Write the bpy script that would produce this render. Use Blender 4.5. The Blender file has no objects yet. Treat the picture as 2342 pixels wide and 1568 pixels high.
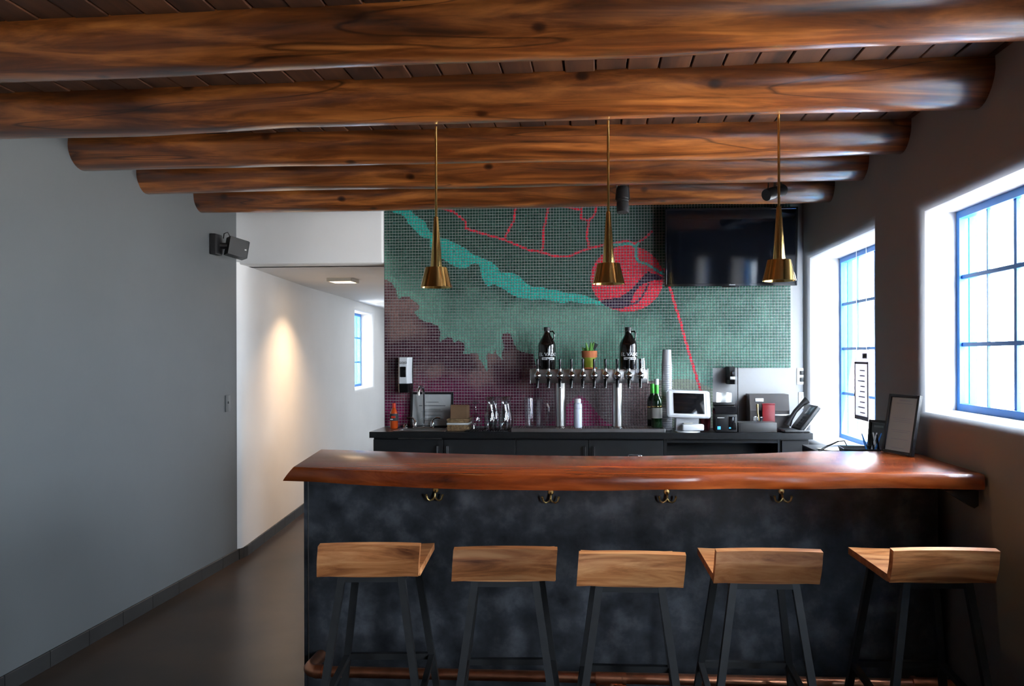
import bpy, bmesh, math, random
import numpy as np
from mathutils import Vector, Matrix, noise
random.seed(7)
SC = bpy.context.scene
COL = SC.collection
PI = math.pi
# ---------------------------------------------------------------- camera
W_PX, H_PX = 2342, 1568
FPX, PPX, PPY, OFF, CAM_H, ROLL = 1870.0, 1244.0, 811.0, 121.0, 1.48, 0.003
TH = math.atan(OFF / FPX)
F_ = Vector((-math.sin(TH), math.cos(TH), 0))
R0 = Vector((math.cos(TH), math.sin(TH), 0))
U0 = Vector((0, 0, 1))
R_ = R0 * math.cos(ROLL) - U0 * math.sin(ROLL)
U_ = U0 * math.cos(ROLL) + R0 * math.sin(ROLL)
C_ = Vector((0, 0, CAM_H))
cd = bpy.data.cameras.new('camera')
cam = bpy.data.objects.new('camera', cd)
COL.objects.link(cam)
cd.sensor_fit = 'HORIZONTAL'; cd.sensor_width = 36.0
cd.lens = FPX / W_PX * 36.0
cd.shift_x = (W_PX / 2 - PPX) / W_PX
cd.shift_y = (PPY - H_PX / 2) / W_PX
cd.clip_start = 0.05
m = Matrix((R_, U_, -F_)).transposed().to_4x4()
m.translation = C_
cam.matrix_world = m
SC.camera = cam
# ---------------------------------------------------------------- world, exposure
SKY = 40.0
wd = bpy.data.worlds.new('sky'); SC.world = wd; wd.use_nodes = True
bg = wd.node_tree.nodes['Background']
bg.inputs['Color'].default_value = (0.80, 0.90, 1.0, 1)
bg.inputs['Strength'].default_value = SKY
SUN = 260.0
sl_ = bpy.data.lights.new('sun', 'SUN'); sl_.energy = SUN; sl_.angle = math.radians(.6); sl_.color = (1, .98, .95)
so = bpy.data.objects.new('sun', sl_); COL.objects.link(so); so.rotation_euler = Vector((-.14, .5, -.86)).to_track_quat('-Z', 'Y').to_euler()
vs = SC.view_settings
vs.view_transform = 'Standard'; vs.look = 'None'; vs.exposure = 0.15; vs.gamma = 1.0
vs.use_curve_mapping = False
cy = SC.cycles
cy.use_denoising = True
try: cy.denoiser = 'OPENIMAGEDENOISE'
except Exception: pass
cy.use_guiding = True; cy.guiding_training_samples = 24
cy.max_bounces = 6; cy.diffuse_bounces = 3; cy.glossy_bounces = 4; cy.transmission_bounces = 6; cy.transparent_max_bounces = 10
cy.use_adaptive_sampling = False
cy.sample_clamp_indirect = 4.0
cy.caustics_reflective = False; cy.caustics_refractive = False

def portal(c, sx, sy, nrm):
    l = bpy.data.lights.new('window_portal', 'AREA'); l.shape = 'RECTANGLE'; l.size = sx; l.size_y = sy
    l.cycles.is_portal = True
    o = bpy.data.objects.new('window_portal', l); COL.objects.link(o)
    o.location = c; o.rotation_euler = Vector(nrm).to_track_quat('-Z', 'Y').to_euler()
    return o
RX, LX, BY = 1.45, -2.61, 5.85          # right wall, left wall, tiled back wall
FD = 0.165                              # depth of the window frames in the wall
WIN = dict(a=(4.42, 5.785, 0.90, 2.14), b=(2.30, 3.79, 1.225, 2.115), c=(-0.75, 0.55, 0.78, 2.115))
FDS = dict(a=.23, b=FD, c=FD)
for k, (ya, yb, za, zb) in WIN.items():
    portal((RX + FDS[k] + .05, (ya + yb) / 2, (za + zb) / 2), zb - za, yb - ya, (-1, 0, 0))

# ---------------------------------------------------------------- helpers
def at(px, py, X=None, Y=None, Z=None):
    """point of the room seen at a pixel of the photograph, on a known plane"""
    d = F_ + R_ * ((px - PPX) / FPX) - U_ * ((py - PPY) / FPX)
    t = X / d.x if X is not None else Y / d.y if Y is not None else (Z - CAM_H) / d.z
    return C_ + d * t
def XP(px, Y, py=900): return at(px, py, Y=Y).x
def ZP(px, py, Y): return at(px, py, Y=Y).z
def lin(c):
    return tuple(((v / 255) / 12.92 if v / 255 <= .04045 else ((v / 255 + .055) / 1.055) ** 2.4) for v in c)

class MB:
    """collects shapes into one mesh"""
    def __init__(s): s.bm = bmesh.new()
    def box(s, x0, x1, y0, y1, z0, z1, bev=0, seg=2):
        b = bmesh.new()
        r = bmesh.ops.create_cube(b, size=1)
        for v in b.verts:
            v.co = Vector(((x0 + x1) / 2 + v.co.x * (x1 - x0), (y0 + y1) / 2 + v.co.y * (y1 - y0), (z0 + z1) / 2 + v.co.z * (z1 - z0)))
        if bev: bmesh.ops.bevel(b, geom=list(b.edges), offset=bev, segments=seg, affect='EDGES', profile=.5)
        return s.add(b)
    def add(s, b, M=None):
        if M is not None: bmesh.ops.transform(b, matrix=M, verts=b.verts)
        vm = {v: s.bm.verts.new(v.co) for v in b.verts}
        for f in b.faces:
            try: s.bm.faces.new([vm[v] for v in f.verts])
            except ValueError: pass
        b.free(); return s
    def xform(s, M): bmesh.ops.transform(s.bm, matrix=M, verts=s.bm.verts); return s
    def bar(s, p0, p1, w, d=None, up=(0, 0, 1)):
        p0, p1 = Vector(p0), Vector(p1); d = d or w
        z = (p1 - p0).normalized(); x = Vector(up).cross(z)
        if x.length < 1e-4: x = Vector((1, 0, 0))
        x.normalize(); y = z.cross(x)
        q = []
        for p in (p0, p1):
            q.append([s.bm.verts.new(p + x * w / 2 * a + y * d / 2 * b) for a, b in ((-1, -1), (1, -1), (1, 1), (-1, 1))])
        for i in range(4):
            j = (i + 1) % 4; s.bm.faces.new((q[0][i], q[0][j], q[1][j], q[1][i]))
        s.bm.faces.new(q[0][::-1]); s.bm.faces.new(q[1]); return s
    def rings(s, rings, cap=True, close=False):
        R = [[s.bm.verts.new(p) for p in r] for r in rings]
        n = len(R[0])
        for a, b in zip(R[:-1], R[1:]):
            for i in range(n):
                j = (i + 1) % n; s.bm.faces.new((a[i], a[j], b[j], b[i]))
        if close:
            a, b = R[-1], R[0]
            for i in range(n):
                j = (i + 1) % n; s.bm.faces.new((a[i], a[j], b[j], b[i]))
        elif cap:
            s.bm.faces.new(R[0][::-1]); s.bm.faces.new(R[-1])
        return s
    def lathe(s, prof, c=(0, 0, 0), n=24, cap=True, rib=None):
        c = Vector(c); rr = []
        for r, z in prof:
            rr.append([c + Vector((max(r, 1e-4) * (1 + (rib(k) if rib else 0)) * math.cos(2 * PI * k / n), max(r, 1e-4) * (1 + (rib(k) if rib else 0)) * math.sin(2 * PI * k / n), z)) for k in range(n)])
        return s.rings(rr, cap)
    def tube(s, path, r, n=10, cap=True):
        P = [Vector(p) for p in path]; rr = []
        rad = r if isinstance(r, (list, tuple)) else [r] * len(P)
        ref = None
        for i, p in enumerate(P):
            t = (P[min(i + 1, len(P) - 1)] - P[max(i - 1, 0)]).normalized()
            if ref is None:
                ref = Vector((0, 0, 1)) if abs(t.z) < .9 else Vector((1, 0, 0))
            x = ref - t * ref.dot(t); x.normalize(); ref = x; y = t.cross(x)
            rr.append([p + (x * math.cos(2 * PI * k / n) + y * math.sin(2 * PI * k / n)) * rad[i] for k in range(n)])
        return s.rings(rr, cap)
    def prism(s, poly, off):
        """poly: list of 3D points of a flat outline, off: extrusion vector"""
        a = [s.bm.verts.new(Vector(p)) for p in poly]; b = [s.bm.verts.new(Vector(p) + Vector(off)) for p in poly]
        n = len(a)
        for i in range(n):
            j = (i + 1) % n; s.bm.faces.new((a[i], a[j], b[j], b[i]))
        s.bm.faces.new(a[::-1]); s.bm.faces.new(b); return s
    def quad(s, *p): s.bm.faces.new([s.bm.verts.new(Vector(q)) for q in p]); return s
    def build(s, name, mat, parent=None, loc=None, ang=35, norm=True):
        if norm: bmesh.ops.recalc_face_normals(s.bm, faces=s.bm.faces)
        me = bpy.data.meshes.new(name); s.bm.to_mesh(me); s.bm.free()
        me.materials.append(mat)
        if ang:
            me.polygons.foreach_set('use_smooth', [True] * len(me.polygons)); me.set_sharp_from_angle(angle=math.radians(ang))
        o = bpy.data.objects.new(name, me); COL.objects.link(o)
        if parent is not None: o.parent = parent
        if loc is not None: o.location = loc
        return o
def box(name, mat, x0, x1, y0, y1, z0, z1, parent=None, bev=0, seg=2):
    return MB().box(x0, x1, y0, y1, z0, z1, bev, seg).build(name, mat, parent)
def thing(name, label, cat, loc=(0, 0, 0), rz=0, group=None):
    o = bpy.data.objects.new(name, None); COL.objects.link(o)
    o.location = loc; o.rotation_euler = (0, 0, rz); o.empty_display_size = .05
    return tag(o, label, cat, group)
def tag(o, label, cat, group=None):
    o['label'] = label; o['category'] = cat
    if group: o['group'] = group
    return o
def struct(o, label, cat=None):
    o['kind'] = 'structure'; o['label'] = label
    if cat: o['category'] = cat
    return o
def lab(o, label): o['label'] = label; return o
def text_mesh(s, size, extrude=.0004):
    cu = bpy.data.curves.new('lettering', 'FONT'); cu.body = s; cu.size = size; cu.extrude = extrude; cu.align_x = 'CENTER'; cu.resolution_u = 3
    o = bpy.data.objects.new('lettering', cu); COL.objects.link(o)
    dg = bpy.context.evaluated_depsgraph_get(); dg.update()
    me = bpy.data.meshes.new_from_object(o.evaluated_get(dg))
    bpy.data.objects.remove(o); bpy.data.curves.remove(cu)
    return me
def text(s, size, mat, parent, M, name='lettering', fn=None):
    me = text_mesh(s, size); me.materials.clear(); me.materials.append(mat)
    for v in me.vertices:
        v.co = fn(v.co) if fn else M @ v.co
    o = bpy.data.objects.new(name, me); COL.objects.link(o); o.parent = parent
    return o

# ---------------------------------------------------------------- materials
def new_mat(name):
    mt = bpy.data.materials.new(name); mt.use_nodes = True
    nt = mt.node_tree; return mt, nt, nt.nodes['Principled BSDF']
def flat(name, col, rough=.5, metal=0, coat=0, trans=0, ior=1.45, emit=None, es=0, alpha=1, spec=None, var=.06, vscale=8):
    mt, nt, b = new_mat(name)
    c = lin(col) if max(col) > 1.0001 else col
    if var and not trans:
        tc = nt.nodes.new('ShaderNodeTexCoord'); nz = nt.nodes.new('ShaderNodeTexNoise'); nz.inputs['Scale'].default_value = vscale; nz.inputs['Detail'].default_value = 4
        nt.links.new(tc.outputs['Object'], nz.inputs['Vector'])
        rp = nt.nodes.new('ShaderNodeValToRGB')
        rp.color_ramp.elements[0].position = .3; rp.color_ramp.elements[1].position = .7
        rp.color_ramp.elements[0].color = tuple(v * (1 - var) for v in c) + (1,); rp.color_ramp.elements[1].color = tuple(min(1, v * (1 + var)) for v in c) + (1,)
        nt.links.new(nz.outputs['Fac'], rp.inputs['Fac']); nt.links.new(rp.outputs['Color'], b.inputs['Base Color'])
    else:
        b.inputs['Base Color'].default_value = (*c, 1)
    b.inputs['Roughness'].default_value = rough; b.inputs['Metallic'].default_value = metal
    b.inputs['Coat Weight'].default_value = coat; b.inputs['Coat Roughness'].default_value = .1
    b.inputs['Transmission Weight'].default_value = trans; b.inputs['IOR'].default_value = ior
    if spec is not None: b.inputs['Specular IOR Level'].default_value = spec
    if emit: b.inputs['Emission Color'].default_value = (*emit, 1); b.inputs['Emission Strength'].default_value = es
    return mt
def ramp(nt, stops):
    rp = nt.nodes.new('ShaderNodeValToRGB'); e = rp.color_ramp.elements
    while len(e) < len(stops): e.new(.5)
    for el, (p, c) in zip(e, stops): el.position = p; el.color = (*c, 1)
    return rp
def wood(name, dark, mid, light, scale=(1.2, 14, 14), rough=.35, coat=.3, knots=True, bump=.25, crack=True, knot_scale=2.6):
    mt, nt, b = new_mat(name); N = nt.nodes; L = nt.links
    tc = N.new('ShaderNodeTexCoord'); oi = N.new('ShaderNodeObjectInfo')
    ml = N.new('ShaderNodeMath'); ml.operation = 'MULTIPLY'; ml.inputs[1].default_value = 37.0; L.new(oi.outputs['Random'], ml.inputs[0])
    ad = N.new('ShaderNodeVectorMath'); ad.operation = 'ADD'; L.new(tc.outputs['Object'], ad.inputs[0]); L.new(ml.outputs[0], ad.inputs[1])
    mp = N.new('ShaderNodeMapping'); mp.inputs['Scale'].default_value = scale; L.new(ad.outputs[0], mp.inputs['Vector'])
    vo = N.new('ShaderNodeTexVoronoi'); vo.inputs['Scale'].default_value = knot_scale
    mv = N.new('ShaderNodeMapping'); mv.inputs['Scale'].default_value = (.9, 1.3, 1.3); L.new(ad.outputs[0], mv.inputs['Vector']); L.new(mv.outputs[0], vo.inputs['Vector'])
    n1 = N.new('ShaderNodeTexNoise'); n1.inputs['Scale'].default_value = 1.0; n1.inputs['Detail'].default_value = 8; n1.inputs['Roughness'].default_value = .62; n1.inputs['Distortion'].default_value = .7
    L.new(mp.outputs[0], n1.inputs['Vector'])
    rp = ramp(nt, [(.30, dark), (.48, mid), (.68, light)])
    L.new(n1.outputs['Fac'], rp.inputs['Fac'])
    # broad tone changes along the piece
    n2 = N.new('ShaderNodeTexNoise'); n2.inputs['Scale'].default_value = 1.7; n2.inputs['Detail'].default_value = 3; L.new(ad.outputs[0], n2.inputs['Vector'])
    r2 = ramp(nt, [(.3, (.42, .38, .36)), (.7, (1.15, 1.12, 1.1))]); L.new(n2.outputs['Fac'], r2.inputs['Fac'])
    mx = N.new('ShaderNodeMix'); mx.data_type = 'RGBA'; mx.blend_type = 'MULTIPLY'; mx.inputs[0].default_value = 1
    L.new(rp.outputs['Color'], mx.inputs[6]); L.new(r2.outputs['Color'], mx.inputs[7])
    out = mx.outputs[2]
    if knots:
        kr = ramp(nt, [(.035, (.10, .065, .05)), (.075, (.32, .24, .2)), (.125, (1, 1, 1))]); L.new(vo.outputs['Distance'], kr.inputs['Fac'])
        m2 = N.new('ShaderNodeMix'); m2.data_type = 'RGBA'; m2.blend_type = 'MULTIPLY'; m2.inputs[0].default_value = 1
        L.new(out, m2.inputs[6]); L.new(kr.outputs['Color'], m2.inputs[7]); out = m2.outputs[2]
    if crack:
        mc = N.new('ShaderNodeMapping'); mc.inputs['Scale'].default_value = (.4, 6, 6); L.new(ad.outputs[0], mc.inputs['Vector'])
        n3 = N.new('ShaderNodeTexNoise'); n3.inputs['Scale'].default_value = 1.0; n3.inputs['Detail'].default_value = 2; L.new(mc.outputs[0], n3.inputs['Vector'])
        cr = ramp(nt, [(.494, (1, 1, 1)), (.498, (.2, .16, .14)), (.502, (.2, .16, .14)), (.506, (1, 1, 1))]); L.new(n3.outputs['Fac'], cr.inputs['Fac'])
        m3 = N.new('ShaderNodeMix'); m3.data_type = 'RGBA'; m3.blend_type = 'MULTIPLY'; m3.inputs[0].default_value = .9
        L.new(out, m3.inputs[6]); L.new(cr.outputs['Color'], m3.inputs[7]); out = m3.outputs[2]
    L.new(out, b.inputs['Base Color'])
    b.inputs['Roughness'].default_value = rough; b.inputs['Coat Weight'].default_value = coat; b.inputs['Coat Roughness'].default_value = .16
    if bump:
        bp = N.new('ShaderNodeBump'); bp.inputs['Strength'].default_value = bump; bp.inputs['Distance'].default_value = .004
        L.new(n1.outputs['Fac'], bp.inputs['Height']); L.new(bp.outputs[0], b.inputs['Normal'])
    return mt
def sheet_mat(name, col, tr=.6):
    mt = flat(name, col, .8, var=0); nt = mt.node_tree; b = nt.nodes['Principled BSDF']; o = nt.nodes['Material Output']
    t = nt.nodes.new('ShaderNodeBsdfTranslucent'); t.inputs['Color'].default_value = (*col, 1); mx = nt.nodes.new('ShaderNodeMixShader'); mx.inputs[0].default_value = tr
    nt.links.new(b.outputs[0], mx.inputs[1]); nt.links.new(t.outputs[0], mx.inputs[2]); nt.links.new(mx.outputs[0], o.inputs['Surface']); return mt
def plaster(name, col, rough=.75, amp=.35, sc=5, spec=.4):
    mt = flat(name, col, rough, var=.03, vscale=1.5, spec=spec); nt = mt.node_tree; b = nt.nodes['Principled BSDF']
    tc = nt.nodes.new('ShaderNodeTexCoord'); nz = nt.nodes.new('ShaderNodeTexNoise'); nz.inputs['Scale'].default_value = sc; nz.inputs['Detail'].default_value = 6
    bp = nt.nodes.new('ShaderNodeBump'); bp.inputs['Strength'].default_value = amp; bp.inputs['Distance'].default_value = .01
    nt.links.new(tc.outputs['Object'], nz.inputs['Vector']); nt.links.new(nz.outputs['Fac'], bp.inputs['Height']); nt.links.new(bp.outputs[0], b.inputs['Normal'])
    return mt
def pane_mat(name, tint=(1, 1, 1), gloss=.08):
    mt = bpy.data.materials.new(name); mt.use_nodes = True; nt = mt.node_tree; nt.nodes.clear()
    o = nt.nodes.new('ShaderNodeOutputMaterial'); t = nt.nodes.new('ShaderNodeBsdfTransparent'); g = nt.nodes.new('ShaderNodeBsdfGlossy'); mx = nt.nodes.new('ShaderNodeMixShader')
    t.inputs['Color'].default_value = (*tint, 1); g.inputs['Roughness'].default_value = .03; mx.inputs[0].default_value = gloss
    nt.links.new(t.outputs[0], mx.inputs[1]); nt.links.new(g.outputs[0], mx.inputs[2]); nt.links.new(mx.outputs[0], o.inputs[0]); return mt
def mottled(name, stops, scale=4, rough=.5, detail=8, coat=0, bump=0):
    mt, nt, b = new_mat(name); N = nt.nodes; L = nt.links
    tc = N.new('ShaderNodeTexCoord'); nz = N.new('ShaderNodeTexNoise'); nz.inputs['Scale'].default_value = scale; nz.inputs['Detail'].default_value = detail; nz.inputs['Roughness'].default_value = .6
    L.new(tc.outputs['Object'], nz.inputs['Vector']); rp = ramp(nt, stops); L.new(nz.outputs['Fac'], rp.inputs['Fac']); L.new(rp.outputs['Color'], b.inputs['Base Color'])
    b.inputs['Roughness'].default_value = rough; b.inputs['Coat Weight'].default_value = coat
    if bump:
        bp = N.new('ShaderNodeBump'); bp.inputs['Strength'].default_value = bump; bp.inputs['Distance'].default_value = .003; L.new(nz.outputs['Fac'], bp.inputs['Height']); L.new(bp.outputs[0], b.inputs['Normal'])
    return mt
M = {}
M['gray_wall'] = plaster('gray_wall', (.090, .098, .102), .42, .25, 3.0)
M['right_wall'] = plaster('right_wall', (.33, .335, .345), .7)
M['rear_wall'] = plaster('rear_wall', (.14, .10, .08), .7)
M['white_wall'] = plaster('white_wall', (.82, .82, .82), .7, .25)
M['log'] = wood('log_wood', (.018, .006, .003), (.145, .042, .009), (.42, .148, .034), (1.5, 17, 17), .30, .9, knot_scale=4.2)
M['plank'] = wood('plank_wood', (.018, .007, .004), (.055, .019, .007), (.09, .033, .012), (14, 1.0, 14), .55, .0, crack=False)
M['adobe'] = plaster('adobe_render', (.7, .68, .64), .9)
M['diffuse_dome'] = sheet_mat('diffuse_dome', (.2, .2, .2), .9)
M['slab'] = wood('slab_wood', (.06, .012, .004), (.24, .046, .010), (.42, .10, .02), (1.0, 12, 12), .27, .35, knots=True, bump=.06, crack=False, knot_scale=1.6)
M['stool_wood'] = wood('stool_wood', (.16, .045, .012), (.56, .22, .075), (.84, .44, .19), (3.0, 26, 26), .45, .1, knots=False, bump=.15, crack=False, knot_scale=3)
M['floor'] = mottled('stained_concrete', [(.3, (.016, .010, .006)), (.5, (.034, .020, .012)), (.72, (.06, .034, .019))], 1.6, .28, 7, 0)
M['floor'].node_tree.nodes['Principled BSDF'].inputs['Specular IOR Level'].default_value = .25
M['panel'] = mottled('slate_laminate', [(.32, (.017, .020, .026)), (.5, (.052, .058, .070)), (.70, (.145, .155, .178))], 7.5, .45, 10, bump=.08)
M['black_lam'] = mottled('black_laminate', [(.3, (.006, .0065, .007)), (.7, (.013, .0135, .015))], 30, .3, 5)
M['cab'] = mottled('black_cabinet', [(.3, (.006, .0065, .0075)), (.7, (.011, .012, .014))], 9, .5, 5)
M['steel'] = flat('brushed_steel', (.62, .61, .6), .28, 1, var=.05, vscale=30)
M['chrome'] = flat('chrome', (.8, .8, .82), .08, 1, var=0)
M['brass_soft'] = flat('satin_brass', (.85, .62, .26), .32, 1, var=0)
M['brass'] = flat('brushed_brass', (.82, .56, .20), .12, 1, var=0)
M['copper'] = flat('copper_pipe', (.78, .34, .19), .32, 1, var=.18, vscale=14)
M['iron'] = flat('blackened_steel', (.045, .047, .05), .48, .55, var=.1, vscale=20)
M['black'] = flat('black_plastic', (.012, .012, .013), .4, var=.05)
M['gloss_black'] = flat('gloss_black', (.006, .006, .007), .08, var=0)
M['white'] = flat('white_plastic', (.75, .77, .8), .35, var=.02)
M['blue'] = flat('blue_paint', (.04, .19, .55), .4, var=.06)
M['turq'] = flat('turquoise_paint', (.02, .38, .52), .5, var=.05)
M['base_tile'] = mottled('dark_base_tile', [(.3, (.006, .006, .006)), (.7, (.012, .012, .012))], 8, .55)
M['grout'] = flat('grout', (.12, .12, .115), .9)
M['frosted'] = pane_mat('frosted_dome', (.2, .2, .2), .3)
M['pane'] = pane_mat('window_glass')
def thin_glass(name, tint=(.95, .96, .97)):
    mt = pane_mat(name, tint, .1); nt = mt.node_tree; lw = nt.nodes.new('ShaderNodeLayerWeight'); lw.inputs['Blend'].default_value = .5; pw = nt.nodes.new('ShaderNodeMath'); pw.operation = 'POWER'; pw.inputs[1].default_value = 3; ma = nt.nodes.new('ShaderNodeMath'); ma.operation = 'MULTIPLY_ADD'; ma.inputs[1].default_value = .5; ma.inputs[2].default_value = .11; nt.links.new(lw.outputs['Facing'], pw.inputs[0]); nt.links.new(pw.outputs[0], ma.inputs[0])
    mx = [n_ for n_ in nt.nodes if n_.type == 'MIX_SHADER'][0]; nt.links.new(ma.outputs[0], mx.inputs[0]); return mt
M['glass'] = thin_glass('clear_glass')
M['plastic'] = thin_glass('clear_plastic', (.97, .97, .985))
M['cream'] = flat('cream_plate', (.62, .6, .55), .45, var=.02)
M['paper'] = flat('paper', (.7, .72, .72), .8, var=.03)
M['ink'] = flat('ink', (.05, .05, .055), .8, var=0)
M['ground'] = mottled('sunlit_gravel', [(.3, (.37, .355, .34)), (.7, (.49, .47, .45))], 2, .9)
# ================================================================ the room
def wall_open(name, mat, org, u, n, s0, s1, H, ops, r=.06, depth=.25, z0=0):
    org, u, n = Vector((*org, 0)), Vector((*u, 0)), Vector((*n, 0))
    P = lambda s, z, d: org + u * s + n * d + Vector((0, 0, z))
    mb = MB(); cur = s0
    for (sa, sb, za, zb, sp, fd) in sorted(ops):
        def rect(e, d):
            k = sp * max(0, 1 - d / FD)
            return [P(sa - e, za - e, d), P(sb + k + e, za - e, d), P(sb + k + e, zb + e, d), P(sa - e, zb + e, d)]
        prof = [(r * (1 - math.sin(a)), r * (1 - math.cos(a))) for a in [i * PI / 12 for i in range(7)]] + [(0, fd), (0, fd + .085)]
        mb.rings([rect(e, d) for e, d in prof], cap=False)
        a, b, c, d_ = sa - r, sb + sp + r, za - r, zb + r
        mb.quad(P(cur, z0, 0), P(a, z0, 0), P(a, H, 0), P(cur, H, 0))
        mb.quad(P(a, z0, 0), P(b, z0, 0), P(b, c, 0), P(a, c, 0))
        mb.quad(P(a, d_, 0), P(b, d_, 0), P(b, H, 0), P(a, H, 0))
        cur = b
    mb.quad(P(cur, z0, 0), P(s1, z0, 0), P(s1, H, 0), P(cur, H, 0))
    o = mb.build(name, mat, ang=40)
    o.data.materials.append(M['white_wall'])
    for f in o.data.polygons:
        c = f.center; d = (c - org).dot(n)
        if d > r * .55: f.material_index = 1  # reveal faces coloured white to carry the glow of the windows
    return o
def window(name, label, org, u, n, sa, sb, za, zb, cols, rows, mull=(), FD=FD):
    root = bpy.data.objects.new(name, None); COL.objects.link(root); struct(root, label)
    org, u, n = Vector((*org, 0)), Vector((*u, 0)), Vector((*n, 0))
    P = lambda s, z, d: org + u * s + n * d + Vector((0, 0, z))
    base = P((sa + sb) / 2, za, FD); root.location = base
    def bx(nm, mat, a, b, c, d, e0, e1):
        mb = MB(); q = [P(a, c, e0), P(b, c, e0), P(b, d, e0), P(a, d, e0)]
        mb.prism([p - base for p in q], n * (e1 - e0)); return mb.build(nm, mat, root, ang=0)
    fr = MB(); w = .032
    for a, b, c, d in ((sa, sa + w, za, zb), (sb - w, sb, za, zb), (sa + w, sb - w, za, za + w), (sa + w, sb - w, zb - w, zb)):
        fr.prism([p - base for p in (P(a, c, FD), P(b, c, FD), P(b, d, FD), P(a, d, FD))], n * .038)
    fr.build('frame', M['blue'], root, ang=0)
    for c in cols:
        h = .011 if c in mull else .0045
        bx('mullion' if c in mull else 'muntin', M['blue'], c - h, c + h, za + w, zb - w, FD + .014, FD + (.030 if c in mull else .026))
    for z in rows: bx('muntin', M['blue'], sa + w, sb - w, z - .009, z + .009, FD + .010, FD + .028)
    ce = [sa + w] + list(cols) + [sb - w]; re = [za + w] + list(rows) + [zb - w]
    for a, b in zip(ce[:-1], ce[1:]):
        for c, d in zip(re[:-1], re[1:]): bx('pane', M['pane'], a, b, c, d, FD + .018, FD + .022)
    j = MB(); t = .012
    for a, b, c, d in ((sa, sa + t, za, zb), (sb - t, sb, za, zb), (sa + t, sb - t, za, za + t), (sa + t, sb - t, zb - t, zb)):
        j.prism([p - base for p in (P(a, c, FD + .052), P(b, c, FD + .052), P(b, d, FD + .052), P(a, d, FD + .052))], n * .033)
    lab(j.build('outer_jamb', M['turq'], root, ang=0), 'turquoise painted outer jamb')
    return root
Y0, H = -3.2, 2.70
struct(box('floor', M['floor'], -3.7, 2.0, Y0 - .2, 12.6, -.12, 0), 'polished brown stained concrete floor')
struct(box('wall_left', M['gray_wall'], LX - .25, LX, Y0, 5.78, 0, H), 'smooth grey plaster wall on the left')
struct(box('wall_rear', M['rear_wall'], LX - .25, RX + .5, Y0 - .2, Y0, 0, H), 'plaster wall behind the viewer')
struct(box('wall_back', M['right_wall'], -1.54, RX + .45, BY, BY + .2, 0, H), 'plaster wall behind the back counter that carries the mosaic')
struct(box('wall_header', M['white_wall'], LX - .25, -1.541, 5.80, 6.05, 2.145, H, bev=.012), 'white plaster header above the corridor opening')
ops = [(ya, yb, za, zb,   0.0, FDS[k]) for k, (ya, yb, za, zb) in WIN.items()]
struct(wall_open('wall_right', M['right_wall'], (RX, 0), (0, 1), (1, 0), Y0, BY + .02, H, ops), 'thick grey plaster wall on the right with rounded window reveals')
A, B_, Cw = WIN['a'], WIN['b'], WIN['c']
window('window_1', 'tall narrow blue steel window behind the end of the bar', (RX, 0), (0, 1), (1, 0), *A, [4.77, 5.11, 5.45], [1.21, 1.515, 1.82], mull=[5.11], FD=.23)
window('window_2', 'wide blue steel window above the right end of the bar', (RX, 0), (0, 1), (1, 0), *B_, [3.53, 3.30, 3.04, 2.79, 2.55], [1.52, 1.82], mull=[3.30, 2.79])
window('window_4', 'blue steel window in the right wall beside the viewer', (RX, 0), (0, 1), (1, 0), *Cw, [-.32, .11], [1.10, 1.44, 1.78])
# corridor
P1, P2 = Vector((-2.82, 7.95)), Vector((-3.08, 11.9))
seg = MB()
pts = [(-2.61, 5.78), (-2.595, 5.80), (-2.59, 5.84), (-2.595, 5.92), (P1.x + .015, P1.y - .2), (P1.x, P1.y)]
for (a, b) in zip(pts[:-1], pts[1:]): seg.quad((*a, 0), (*b, 0), (*b, 2.16), (*a, 2.16))
bmesh.ops.remove_doubles(seg.bm, verts=seg.bm.verts, dist=1e-4)
struct(seg.build('wall_corridor_left', M['white_wall'], ang=50), 'white plaster corridor wall lit by a warm ceiling lamp')
uu = (P2 - P1).normalized(); nn = Vector((-uu.y, uu.x))
CW = (1.88, 2.92, 1.07, 2.03)
struct(wall_open('wall_corridor_far', M['white_wall'], P1, uu, nn, 0, (P2 - P1).length, 2.16, [(*CW, .06, FD)], r=.05), 'white plaster corridor wall with a narrow window')
window('window_3', 'small blue steel window at the far end of the corridor', P1, uu, nn, *CW, [2.40], [1.39, 1.71])
pc = P1 + uu * ((CW[0] + CW[1]) / 2) + nn * (FD + .05)
portal((pc.x, pc.y, (CW[2] + CW[3]) / 2), CW[3] - CW[2], CW[1] - CW[0], (-nn.x, -nn.y, 0))
struct(box('wall_corridor_right', M['white_wall'], -1.15, -1.0, BY + .2, 12.4, 0, 2.3), 'white plaster wall on the right of the corridor')
struct(box('wall_corridor_end', M['white_wall'], -3.6, -1.0, 11.7, 12.1, -.05, 2.3), 'white plaster wall closing the corridor')
# corridor ceiling with a round skylight
SKC, SKR = (-2.12, 10.55), .74
cb = MB(); nseg = 48; x0, x1, y0, y1 = -3.6, -1.0, 5.98, 12.1; zc = 2.145
def sqp(t):
    c, s_ = math.cos(t), math.sin(t); k = .8 / max(abs(c), abs(s_)); return (SKC[0] + c * k, SKC[1] + s_ * k)
ci = [(SKC[0] + SKR * math.cos(2 * PI * i / nseg), SKC[1] + SKR * math.sin(2 * PI * i / nseg)) for i in range(nseg)]
sq = [sqp(2 * PI * i / nseg) for i in range(nseg)]
for i in range(nseg):
    j = (i + 1) % nseg; cb.quad((*ci[i], zc), (*ci[j], zc), (*sq[j], zc), (*sq[i], zc)); cb.quad((*ci[i], zc), (*ci[j], zc), (*ci[j], 2.72), (*ci[i], 2.72))
sx0, sx1, sy0, sy1 = SKC[0] - .8, SKC[0] + .8, SKC[1] - .8, SKC[1] + .8
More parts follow.
